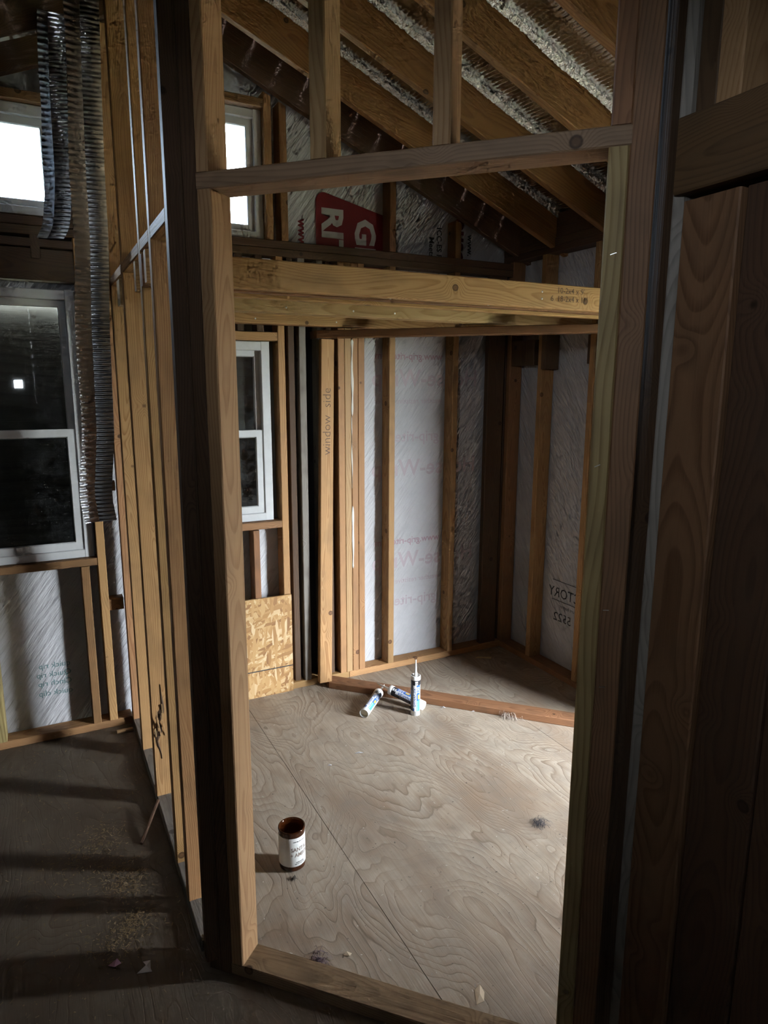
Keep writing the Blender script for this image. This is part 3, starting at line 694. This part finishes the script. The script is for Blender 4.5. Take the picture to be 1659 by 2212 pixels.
for y in (0.48, 0.07, -0.33, -0.73, -1.13): bx('cripple_stud', XN + 0.01, XN + 0.10, y, y + T, 2.204, 2.95, BROWN, wn, 'Z')
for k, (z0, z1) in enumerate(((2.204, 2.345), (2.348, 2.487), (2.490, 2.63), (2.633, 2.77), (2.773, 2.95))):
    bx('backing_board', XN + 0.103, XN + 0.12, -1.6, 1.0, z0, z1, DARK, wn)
bx('backing_board', XN + 0.066, XN + 0.074, -1.6, 1.08, 0, 2.2, DARK, wn, 'Z', 0.0005)  # added behind the boards to stop slits of light
bx('backing_board', 1.141, XN + 0.078, 1.02, 1.105, 0, 2.95, DARK, wn, 'Z', 0.0005)  # filler added to block light beside the corner post
# return wall closing the room behind the near wall
ws = root('wall_return', (1.9, 0.62, 0), 'plain board wall closing the near end of the room', None, None, 'structure')
for i in range(10):
    x0 = XN + 0.13 + i * 0.1308; bx('wide_board', x0, x0 + 0.1305, 0.60, 0.635, 0, roofz(x0 + 0.142) - 0.01, BROWN, ws, 'Z')

# ------------------------------------------------------------------ outer walls behind and left of the viewer
wo_ = root('wall_outer_left', (XL, 1, 0), 'dark boarded outer wall left of the view', None, None, 'structure')
y = -1.7
while y < 3.45:
    y1 = y + 0.2395
    if y1 <= LY0 or y >= LY1: bx('wide_board', XL - 0.03, XL, y, y1, -0.02, 2.60, DARK, wo_, 'Z')
    else:
        bx('wide_board', XL - 0.03, XL, y, y1, -0.02, LZ0, DARK, wo_, 'Z'); bx('wide_board', XL - 0.03, XL, y, y1, LZ1, 2.60, DARK, wo_, 'Z')
        if y < LY0: bx('wide_board', XL - 0.03, XL, y, LY0, LZ0, LZ1, DARK, wo_, 'Z')
        if y1 > LY1: bx('wide_board', XL - 0.03, XL, LY1, y1, LZ0, LZ1, DARK, wo_, 'Z')
    y += 0.24
wy = root('wall_rear', (0.7, -1.7, 0), 'dark boarded rear wall behind the viewer', None, None, 'structure')
x = XL
while x < XR + 0.05:
    x1 = min(x + 0.2395, XR + 0.10); zt = roofz(x + 0.12) + 0.23
    if x1 <= RX0 or x >= RX1: bx('wide_board', x, x1, -1.73, -1.7, -0.02, zt, DARK, wy, 'Z')
    else:
        bx('wide_board', x, x1, -1.73, -1.7, -0.02, RZ0, DARK, wy, 'Z'); bx('wide_board', x, x1, -1.73, -1.7, RZ1, zt, DARK, wy, 'Z')
        if x < RX0: bx('wide_board', x, RX0, -1.73, -1.7, RZ0, RZ1, DARK, wy, 'Z')
        if x1 > RX1: bx('wide_board', RX1, x1, -1.73, -1.7, RZ0, RZ1, DARK, wy, 'Z')
    x += 0.24

# ------------------------------------------------------------------ roof
rf = root('ceiling_roof', (RIDGE, 1, 3.2), 'pitched roof of bare rafters with foil insulation between them', None, None, 'structure')
RH = W8                                     # rafter depth square to the slope
cs_ = 1 / math.sqrt(1 + SL * SL); sdir = Vector((1, 0, -SL)) * cs_; sup = Vector((SL, 0, 1)) * cs_
ldir = Vector((-1, 0, -SL)) * cs_; lup = Vector((-SL, 0, 1)) * cs_
RY = [3.455, 3.050, 2.645, 2.240, 1.835, 1.430, 1.025, 0.620, 0.215, -0.190, -0.595, -1.0, -1.405]
apex = Vector((RIDGE, 0, roofz(RIDGE)))
Lr = (XR + 0.11 - RIDGE - 0.02) / cs_
for i, y in enumerate(RY):
    yy0 = y if i else Y0 - 0.045
    st = apex + Vector((0.02, yy0 + T / 2, -0.02 * SL)) + sup * (RH / 2)
    board('rafter', st, sdir, sup, RH, T, Lr, (DARK if i == 0 else RAFT), rf, c0=SL)
    st = apex + Vector((-0.02, yy0 + T / 2, -0.02 * SL)) + lup * (RH / 2)
    board('rafter', st, ldir, lup, RH, T, Lr, DARK, rf, c0=SL)
bx('ridge_board', RIDGE - 0.019, RIDGE + 0.019, -1.7, Y1 + 0.04, roofz(RIDGE) - 0.03, roofz(RIDGE) + 0.2, BROWN, rf)
for a, b in zip(RY[1:], RY):
    bx('eave_block', XR + 0.005, XR + 0.043, a + T + 0.001, b - 0.001 - (0.09 if b > 3.4 else 0), 2.476, 2.60, DARK, rf, 'Y')
# sheathing planks lie across the rafters
for dr_, up_, sg in ((sdir, sup, 1), (ldir, lup, -1)):
    for k in range(18):
        st = apex + Vector((0, -1.75, 0)) + up_ * (RH + 0.01) + dr_ * (-0.067 + k * 0.142)
        board('sheathing_plank', st, (0, 1, 0), dr_, 0.140, 0.018, Y1 + 0.06 + 1.75, PLYROOF, rf)
# foil sheets in the bays of the right slope, rippled, with crumpled stapled edges
def foil_bay(ya, yb, hgt, sag, x_hi, seed, edge=True):
    Ls = (XR - 0.02 - x_hi) / cs_; o0 = apex + sdir * ((x_hi - RIDGE) / cs_)
    nS, nY = int(Ls / 0.0045), 8; vs, fs = [], []
    for i in range(nS + 1):
        s = Ls * i / nS
        for j in range(nY + 1):
            t = j / nY; yv = ya + (yb - ya) * t
            rip = 0.0016 * math.sin(s * 2 * math.pi / 0.018 + 0.8 * math.sin(t * 5 + seed)) * math.sin(math.pi * min(1, max(0, t)))
            h = hgt - sag * math.sin(math.pi * t) + rip + 0.006 * mn.noise(Vector((s * 3, t * 3, seed)))
            p = o0 + sdir * s + sup * h; vs.append((p.x, yv, p.z))
    for i in range(nS):
        for j in range(nY):
            k = i * (nY + 1) + j; fs.append((k, k + 1, k + nY + 2, k + nY + 1))
    f = link('foil_sheet', py('foil_sheet', vs, fs, True), FOIL, rf)
    # crumpled flange on the near face of the far rafter
    nS = int(Ls / 0.006); nV = 6; vs, fs = [], []
    for i in range(nS + 1):
        s = Ls * i / nS; lo = 0.036 + 0.010 * mn.noise(Vector((s * 4, seed, 0)))
        for j in range(nV + 1):
            t = j / nV
            a = 0.007 * (0.6 + mn.noise(Vector((s * 95, t * 3.0, seed)))) + 0.004 * mn.noise(Vector((s * 40, t * 6, seed + 3)))
            p = o0 + sdir * s + sup * (hgt + 0.004 - lo * t); vs.append((p.x, yb - 0.006 - abs(a), p.z))
    for i in range(nS):
        for j in range(nV):
            k = i * (nV + 1) + j; fs.append((k, k + nV + 1, k + nV + 2, k + 1))
    link('foil_edge', py('foil_edge', vs, fs, True), FOILC, f)
for i in range(1, 9):
    far = RY[i]; near = RY[i + 1] + T
    foil_bay(near, far, 0.172, 0.012, RIDGE + 0.05, i * 1.7)

# ------------------------------------------------------------------ loose things in the room
# leaning stud with pencil writing
lb = root('leaning_board', (1.34, 3.37, T), 'loose pale stud leaning on the far wall, marked window side in pencil', 'board')
b0, b1 = Vector((1.342, 3.352, T)), Vector((1.392, 3.386, 1.919))
board('board', b0, b1 - b0, (1, 0, 0), 0.073, 0.036, (b1 - b0).length, TAN, lb)
zd = (b1 - b0).normalized()
xb = (Vector((1, 0, 0)) - zd * zd.x).normalized(); nb = -zd.cross(xb)
for wd_, at_ in (('window', 1.28), ('side', 1.53)):
    text_on('pencil_writing', wd_, 0.066, b0 + zd * at_ + nb * 0.0186 + xb * 0.018, zd, -xb, PENCIL, lb, -0.0008)
# strand board scrap under the narrow window
ob = bx('strand_board_panel', 0.62, 1.171, Y0 - 0.014, Y0 - 0.002, 0.0, 0.562, OSB, None, 'X', 0.0005)
tag(ob, 'strand board panel with a dark pencil line, under the narrow window', 'panel')
ml = link('pencil_line', py('pencil_line', [(0.62, Y0 - 0.0146, 0.150), (1.171, Y0 - 0.0146, 0.150), (1.171, Y0 - 0.0146, 0.156), (0.62, Y0 - 0.0146, 0.156)], [(0, 1, 2, 3)]), INK)
ml.parent = ob; ml.matrix_parent_inverse = ob.matrix_world.inverted()

# amber candle jar
JX, JY = 0.694, 2.070
amber = NT('amber_glass'); amber.fin((0.095, 0.026, 0.007), 0.06, 0.6); amber.p.inputs['Transmission Weight'].default_value = 0.55; AMB = amber.m
def paper():
    s = NT('label_paper'); o = s.obj()
    return s.fin(s.mix(s.math('MULTIPLY', s.noise(o, 30.0, 4.0), 0.3), (0.74, 0.76, 0.74), (0.58, 0.56, 0.50)), 0.6, 0.3)
PAPER = paper()
WAX = flat('burnt_wax', (0.05, 0.025, 0.012), 0.4)
TAUPE = flat('taupe_print', (0.20, 0.15, 0.12), 0.6)
jr = root('candle_jar', (JX, JY, 0), 'amber glass candle jar with a white paper label on the plywood floor', 'jar')
JM = Matrix.Translation((JX, JY, 0)); R = 0.0465; Hh = 0.156
lathe('glass_body', [(0.0, 0.002), (R - 0.006, 0.0), (R - 0.001, 0.004), (R, 0.010), (R, Hh - 0.012), (R + 0.0015, Hh - 0.006), (R + 0.001, Hh - 0.001), (R - 0.001, Hh), (R - 0.004, Hh - 0.002), (R - 0.005, Hh - 0.012), (R - 0.005, 0.014), (R - 0.012, 0.010), (0.0, 0.010)], AMB, jr, JM, 48)
lathe('wax_residue', [(R - 0.0055, 0.011), (R - 0.0055, 0.022), (R - 0.012, 0.019), (0.0, 0.0175)], WAX, jr, JM, 32)
jl = lathe('label', [(R + 0.0002, 0.022), (R + 0.0006, 0.0225), (R + 0.0006, 0.1325), (R + 0.0002, 0.133)], PAPER, jr, JM, 48)
ca = math.atan2(-JY, -JX)
ta = ca + 0.62
for bd, sz, z, m in (('SANTAL', 0.0215, 0.0815, TAUPE), ('+ AMBER', 0.0215, 0.060, TAUPE), ('SCENTED SOY CANDLE', 0.0055, 0.117, INK), ('HAND POURED', 0.0052, 0.037, INK), ('NET WT 9 OZ  255 G', 0.0052, 0.030, INK)):
    text_cyl('label_lettering', bd, sz, R + 0.0011, ta, z, m, jl, JM, False, 0.0002, 0.85)

# caulk cartridges
WHITEP = flat('white_plastic', (0.72, 0.73, 0.72), 0.35, 0.5)
BLUE = flat('label_blue', (0.02, 0.10, 0.36), 0.35, 0.5)
LBLUE = flat('label_light_blue', (0.06, 0.30, 0.62), 0.35, 0.5)
BLACKL = flat('label_black', (0.012, 0.013, 0.018), 0.35, 0.5)
OFFW = flat('label_white', (0.70, 0.72, 0.73), 0.35, 0.5)
CREAM = flat('plunger_cream', (0.62, 0.58, 0.44), 0.5)
YEL = flat('label_yellow', (0.55, 0.38, 0.05), 0.4)
def tube(label, base, axis, spin, nozzle=True):
    ax = Vector(axis).normalized()
    ref = Vector((0, 0, 1)) if abs(ax.z) < 0.9 else Vector((math.cos(spin), math.sin(spin), 0))
    x = (ref - ax * ref.dot(ax)).normalized(); y = ax.cross(x)
    M = Matrix((x, y, ax)).transposed().to_4x4()
    if abs(ax.z) < 0.9: M = M @ Matrix.Rotation(spin, 4, 'Z')
    M.translation = Vector(base)
    t = root('caulk_tube', base, label, 'caulk tube', 'sealant tubes on the floor')
    r = 0.0243; Lb = 0.216
    lathe('barrel', [(0.0, 0.012), (r - 0.002, 0.012), (r - 0.002, 0.0), (r, 0.0), (r, 0.195)], WHITEP, t, M, 36)
    lathe('plunger', [(0.0, 0.010), (r - 0.0022, 0.010)], CREAM, t, M, 36)
    lathe('collar', [(r, 0.194), (r + 0.0012, 0.196), (r + 0.0012, Lb - 0.001), (r, Lb), (r - 0.003, Lb), (r - 0.004, Lb - 0.006), (0.006, Lb - 0.004)], WHITEP, t, M, 36)
    if nozzle: lathe('nozzle', [(0.010, Lb - 0.006), (0.009, Lb + 0.006), (0.0065, Lb + 0.02), (0.0028, Lb + 0.083), (0.0, Lb + 0.084)], WHITEP, t, M, 20)
    q = r + 0.0003
    lbl = lathe('label', [(q - 0.0001, 0.026), (q - 0.0001, 0.194)], OFFW, t, M, 36)
    def patch(nm, a0, a1, z0, z1, m, dq=0.0): lathe(nm, [(q + dq, z0), (q + dq, z1)], m, lbl, M, max(3, int(abs(a1 - a0) / 0.18)), True, a0, a1)
    patch('label_band', -math.pi, math.pi, 0.168, 0.194, BLACKL)
    patch('label_panel', -2.9, -0.42, 0.026, 0.168, BLACKL); patch('label_panel', -0.42, 0.34, 0.026, 0.168, OFFW)
    patch('label_panel', 0.34, 1.25, 0.085, 0.168, BLUE); patch('label_panel', 0.34, 1.25, 0.026, 0.085, LBLUE); patch('label_panel', 1.25, 3.383, 0.026, 0.168, OFFW)
    patch('label_stripe', -0.42, -0.12, 0.026, 0.042, BLUE, 0.0001)
    patch('label_badge', 0.02, 0.62, 0.170, 0.190, OFFW, 0.0003)
    text_cyl('label_lettering', 'DYNAFLEX', 0.0185, q + 0.0006, 0.17, 0.102, BLUE, lbl, M, True, 0.0003, 1.12)
    text_cyl('label_lettering', '230', 0.024, q + 0.0006, 0.98, 0.142, OFFW, lbl, M, True, 0.0004)
    text_cyl('label_lettering', 'DAP', 0.010, q + 0.0009, 0.32, 0.1755, BLACKL, lbl, M, False, 0.0003)
    patch('label_stripe', 0.62, 1.05, 0.092, 0.116, YEL, 0.0002)
    text_cyl('label_lettering', 'PREMIUM SEALANT', 0.0065, q + 0.0006, 0.66, 0.056, OFFW, lbl, M, True)
    for k in range(5): text_cyl('label_lettering', 'interior exterior window door siding', 0.0055, q + 0.0006, -0.62 - 0.30 * k, 0.097, OFFW, lbl, M, True)
    return t
T1 = (1.645, 2.850, 0.0)
tube('caulk tube standing upright with its white nozzle pointing up', T1, (0, 0, 1), math.atan2(-2.85, -1.645) - 0.10)
tube('caulk tube lying with its open cream end towards the doorway', (1.385, 2.926, 0.0262), (0.188, 0.172, 0.024), 0.2, True)
tube('caulk tube lying behind the upright one, nozzle over the wood plate', (1.703, 2.862, 0.0262), (1.588 - 1.703, 3.065 - 2.862, 0.040), 5.35)

# scraps on the floor
def scrap(name, label, cat, pts, z, mat, curl=0.004, kind=None):
    cx = sum(p[0] for p in pts) / len(pts); cy2 = sum(p[1] for p in pts) / len(pts); n = len(pts)
    vs = [(cx, cy2, z + 0.002 + curl)] + [(x, y, z + 0.001 + (curl if i % 2 else 0)) for i, (x, y) in enumerate(pts)]
    vs += [(a, b, c - 0.0008) for a, b, c in vs]; m = n + 1
    fs = [(0, 1 + i, 1 + (i + 1) % n) for i in range(n)] + [(m, m + 1 + (i + 1) % n, m + 1 + i) for i in range(n)] + [(1 + i, m + 1 + i, m + 1 + (i + 1) % n, 1 + (i + 1) % n) for i in range(n)]
    return tag(link(name, py(name, vs, fs), mat), label, cat)
WP = flat('white_paper', (0.62, 0.62, 0.66), 0.7); PP = flat('pink_paper', (0.50, 0.30, 0.46), 0.7)
rv, fv = Vector((0.89, -0.4555)), Vector((0.4555, 0.89))
def around(c, loc): return [(c[0] + rv.x * a + fv.x * b, c[1] + rv.y * a + fv.y * b) for a, b in loc]
scrap('paper_scrap', 'torn white paper scrap on the dark floor left of the doorway', 'paper', around((0.162, 1.846), [(-0.022, -0.022), (0.022, -0.018), (0.012, -0.002), (0.004, 0.022), (-0.018, 0.020), (-0.004, 0.004)]), 0, WP)
scrap('paper_scrap', 'small crumpled pink paper scrap beside the white one', 'paper', around((0.079, 1.901), [(-0.018, -0.006), (0.006, -0.016), (0.018, 0.004), (0.002, 0.014)]), 0, PP, 0.006)
CHIP = flat('pale_wood_chip', (0.55, 0.46, 0.33), 0.7); FUZZ = flat('grey_brown_fluff', (0.26, 0.21, 0.17), 0.9); LEAF = flat('dry_leaf', (0.46, 0.36, 0.20), 0.7)
scrap('wood_chip', 'pale splintered wood chip near the right jamb foot', 'wood chip', around((0.985, 1.325), [(-0.012, -0.03), (0.01, -0.022), (0.016, 0.01), (0.006, 0.032), (-0.012, 0.016)]), 0, CHIP, 0.0025)
scrap('wood_chip', 'pale flake just inside the door sill', 'wood chip', around((0.709, 1.621), [(-0.012, -0.004), (0.008, -0.008), (0.014, 0.004), (-0.002, 0.009)]), 0, CHIP, 0.002)
scrap('dry_leaf', 'curled tan leaf on the closet floor near the corner', 'leaf', around((2.384, 3.292), [(-0.05, 0.0), (-0.01, -0.016), (0.05, -0.012), (0.055, 0.004), (0.01, 0.014), (-0.03, 0.010)]), 0, LEAF, 0.008)
scrap('paper_scrap', 'white plastic crumb beside the caulk tubes', 'scrap', around((1.809, 2.836), [(-0.014, -0.003), (0.004, -0.008), (0.014, 0.002), (0.0, 0.008)]), 0, WP, 0.008)
scrap('paper_scrap', 'white crumb in front of the long wood plate', 'scrap', around((1.93, 2.735), [(-0.010, -0.003), (0.004, -0.006), (0.010, 0.002), (0.0, 0.006)]), 0, WP, 0.004)
scrap('paper_scrap', 'tiny white paper bit on the plywood left of centre', 'scrap', around((1.06, 2.60), [(-0.009, -0.003), (0.007, -0.006), (0.008, 0.005), (-0.004, 0.006)]), 0, WP, 0.003)
scrap('paper_scrap', 'thin grey torn bit on the plywood in front of the tubes', 'scrap', around((1.22, 2.635), [(-0.02, -0.003), (0.008, -0.006), (0.022, 0.003), (0.0, 0.006)]), 0, flat('grey_bit', (0.45, 0.47, 0.50), 0.7), 0.004)
def tuft(label, c, n, rad, mat, h=0.02):
    vs, fs = [], []
    for k in range(n):
        a = random.uniform(0, 2 * math.pi); p = Vector((c[0] + random.gauss(0, rad * 0.5), c[1] + random.gauss(0, rad * 0.5), 0.002))
        d = Vector((math.cos(a), math.sin(a), 0)); L = random.uniform(0.4, 1.0) * rad * 1.4; w = Vector((-d.y, d.x, 0)) * 0.0007; up = random.uniform(0.2, 1.0) * h
        prev = None
        for j in range(5):
            t = j / 4; q = p + d * (L * (t - 0.5)) + Vector((-d.y, d.x, 0)) * (0.3 * rad * math.sin(t * 3 + a)) + Vector((0, 0, up * math.sin(math.pi * t)))
            i0 = len(vs); vs += [q - w, q + w]
            if prev is not None: fs.append((prev, prev + 1, i0 + 1, i0))
            prev = i0
    return tag(link('fluff_tuft', py('fluff_tuft', vs, fs), mat), label, 'fluff')
tuft('grey brown tuft of fluff against the long wood plate', (2.075, 2.60), 160, 0.045, FUZZ, 0.035)
tuft('dark wispy tuft of lint on the bright plywood', (1.635, 1.845), 60, 0.03, flat('dark_lint', (0.05, 0.05, 0.06), 0.9), 0.012)
tuft('dark bit of lint in front of the candle jar', (0.672, 1.995), 22, 0.010, flat('black_lint', (0.02, 0.02, 0.02), 0.9), 0.006)
tuft('purple grey fluff by the door sill', (0.626, 1.639), 50, 0.03, flat('purple_lint', (0.14, 0.10, 0.13), 0.9), 0.010)
# thin stick in the left bay
sk = board('wood_stick', (0.225, 2.42, 0.006), Vector((0.09, 0.17, 0.05)), (0, 0, 1), 0.012, 0.010, 0.20, DARK, None, 0.002)
tag(sk, 'thin dark stick resting against the partition plate', 'stick')
sk = board('wood_offcut', (0.235, 3.33, 0.010), Vector((1, 0.0, 0)), (0, 1, 0), 0.02, 0.012, 0.075, PALE, None, 0.002)
tag(sk, 'short pale wood offcut lying before the far plate', 'offcut')
# shavings and straw strewn over the left floor: nobody could count them
vs, fs, ix = [], [], []
cl = [(0.10, 2.52, 0.11), (0.02, 2.42, 0.16), (0.14, 2.28, 0.10), (0.16, 2.22, 0.07), (0.10, 1.98, 0.09), (0.15, 2.05, 0.06), (-0.05, 2.25, 0.2), (0.0, 2.9, 0.25), (-0.1, 1.75, 0.15)]
def shav(x, y, L, w, k):
    a = random.uniform(0, math.pi); d = Vector((math.cos(a), math.sin(a), random.uniform(-0.12, 0.2))); n = Vector((-d.y, d.x, random.uniform(-0.3, 0.3)))
    p = Vector((x, y, random.uniform(0.001, 0.006))); i0 = len(vs)
    vs.extend([p - d * L - n * w, p + d * L - n * w, p + d * L + n * w, p - d * L + n * w]); fs.append((i0, i0 + 1, i0 + 2, i0 + 3)); ix.append(k)
for k in range(2600):
    if random.random() < 0.62:
        c = random.choice(cl[:6] if random.random() < 0.75 else cl); x, y = random.gauss(c[0], c[2] * 0.5), random.gauss(c[1], c[2] * 0.5)
    else: x, y = random.uniform(-0.75, 0.31), random.uniform(1.3, 3.38)
    if x > 0.305 or y > 3.39 or (x > 0.19 and 2.38 < y < 2.65): continue
    shav(x, y, random.uniform(0.0015, 0.008) * random.choice((0.6, 1, 1)), random.uniform(0.0004, 0.0016), random.choice((0, 0, 1, 1, 1, 2)))
ss = link('wood_shavings', py('wood_shavings', vs, fs, False, ix), [flat('straw_shaving', (0.24, 0.17, 0.09), 0.8), flat('brown_shaving', (0.11, 0.065, 0.035), 0.8), flat('pale_shaving', (0.42, 0.37, 0.28), 0.8)])
tag(ss, 'wood shavings and straw strewn over the dark left floor', 'shavings', None, 'stuff')
vs, fs, ix = [], [], []
for k in range(420):
    x, y = random.uniform(0.45, 2.5), random.uniform(1.3, 3.35)
    if (x - 0.402) * 0.722 + (y - 1.688) * 0.692 < 0.1 or -0.02 < (x - P0.x) * cn.x + (y - P0.y) * cn.y: continue
    shav(x, y, random.uniform(0.001, 0.005), random.uniform(0.0004, 0.0012), random.choice((0, 1, 1)))
ss = link('floor_grit', py('floor_grit', vs, fs, False, ix), [flat('pale_grit', (0.55, 0.52, 0.47), 0.8), flat('dark_grit', (0.05, 0.04, 0.035), 0.8)])
tag(ss, 'fine dark and pale grit scattered over the room plywood', 'grit', None, 'stuff')

# hanging strips of bubble foil
def hang(label, path, wface, wedge, ang0, seed, twist):
    """a strip folded lengthwise hangs down: one flat face and one quilted edge band"""
    rt_ = root('foil_strip', path[-1], label, 'insulation', 'foil strips hanging from the rafters')
    pts = []
    for a, b in zip(path, path[1:]):
        a, b = Vector(a), Vector(b); n = max(2, int((b - a).length / 0.003))
        for k in range(n): pts.append(a.lerp(b, k / n))
    pts.append(Vector(path[-1]))
    for _ in range(200):
        pts = [pts[0]] + [(pts[i - 1] + pts[i] * 2 + pts[i + 1]) / 4 for i in range(1, len(pts) - 1)] + [pts[-1]]
    n = len(pts); fv_, ff, ev, ef = [], [], [], []
    for i, p in enumerate(pts):
        t = i / (n - 1); a = ang0 + twist * t
        u = Vector((math.cos(a), math.sin(a), 0)); v = Vector((math.cos(a - 1.45), math.sin(a - 1.45), 0))
        rip = 0.0020 * math.sin(i * 0.9 + 0.5 * math.sin(i * 0.065))
        for j in range(5):
            s = j / 4; q = p - u * wface * s * (1 - 0.25 * mn.noise(Vector((t * 4, seed, 0)))) + v * rip * s; fv_.append(q)
        for j in range(5):
            s = j / 4; bul = 0.0042 * abs(math.sin(i * 0.62)) * math.sin(math.pi * s) ** 0.5
            nrm = Vector((-u.y, u.x, 0)); d_ = (u * 0.94 + nrm * -0.34)
            q = p + d_ * wedge * s + v * (bul + 0.002 * mn.noise(Vector((i * 0.1, s * 4, seed)))); ev.append(q)
    for i in range(n - 1):
        for j in range(4):
            k = i * 5 + j; ff.append((k, k + 1, k + 6, k + 5)); ef.append((k, k + 5, k + 6, k + 1))
    link('foil_face', py('foil_face', fv_, ff, True), FOILH, rt_); link('quilted_edge', py('quilted_edge', ev, ef, True), FOILE, rt_)
hang('short foil strip hanging in front of the bright clerestory window', [(0.165, 3.02, 3.02), (0.15, 3.02, 2.75), (0.145, 3.02, 2.45), (0.125, 3.02, 2.27), (0.10, 3.02, 2.235)], 0.035, 0.060, 0.15, 2.0, -0.1)
hang('long foil strip hanging beside the partition down past the window', [(0.255, 2.78, 3.0), (0.245, 2.78, 2.75), (0.235, 2.78, 2.45), (0.232, 2.78, 2.2), (0.215, 2.78, 1.9), (0.205, 2.78, 1.5), (0.18, 2.78, 1.27), (0.192, 2.78, 1.17)], 0.055, 0.062, 0.25, 5.0, 0.1)
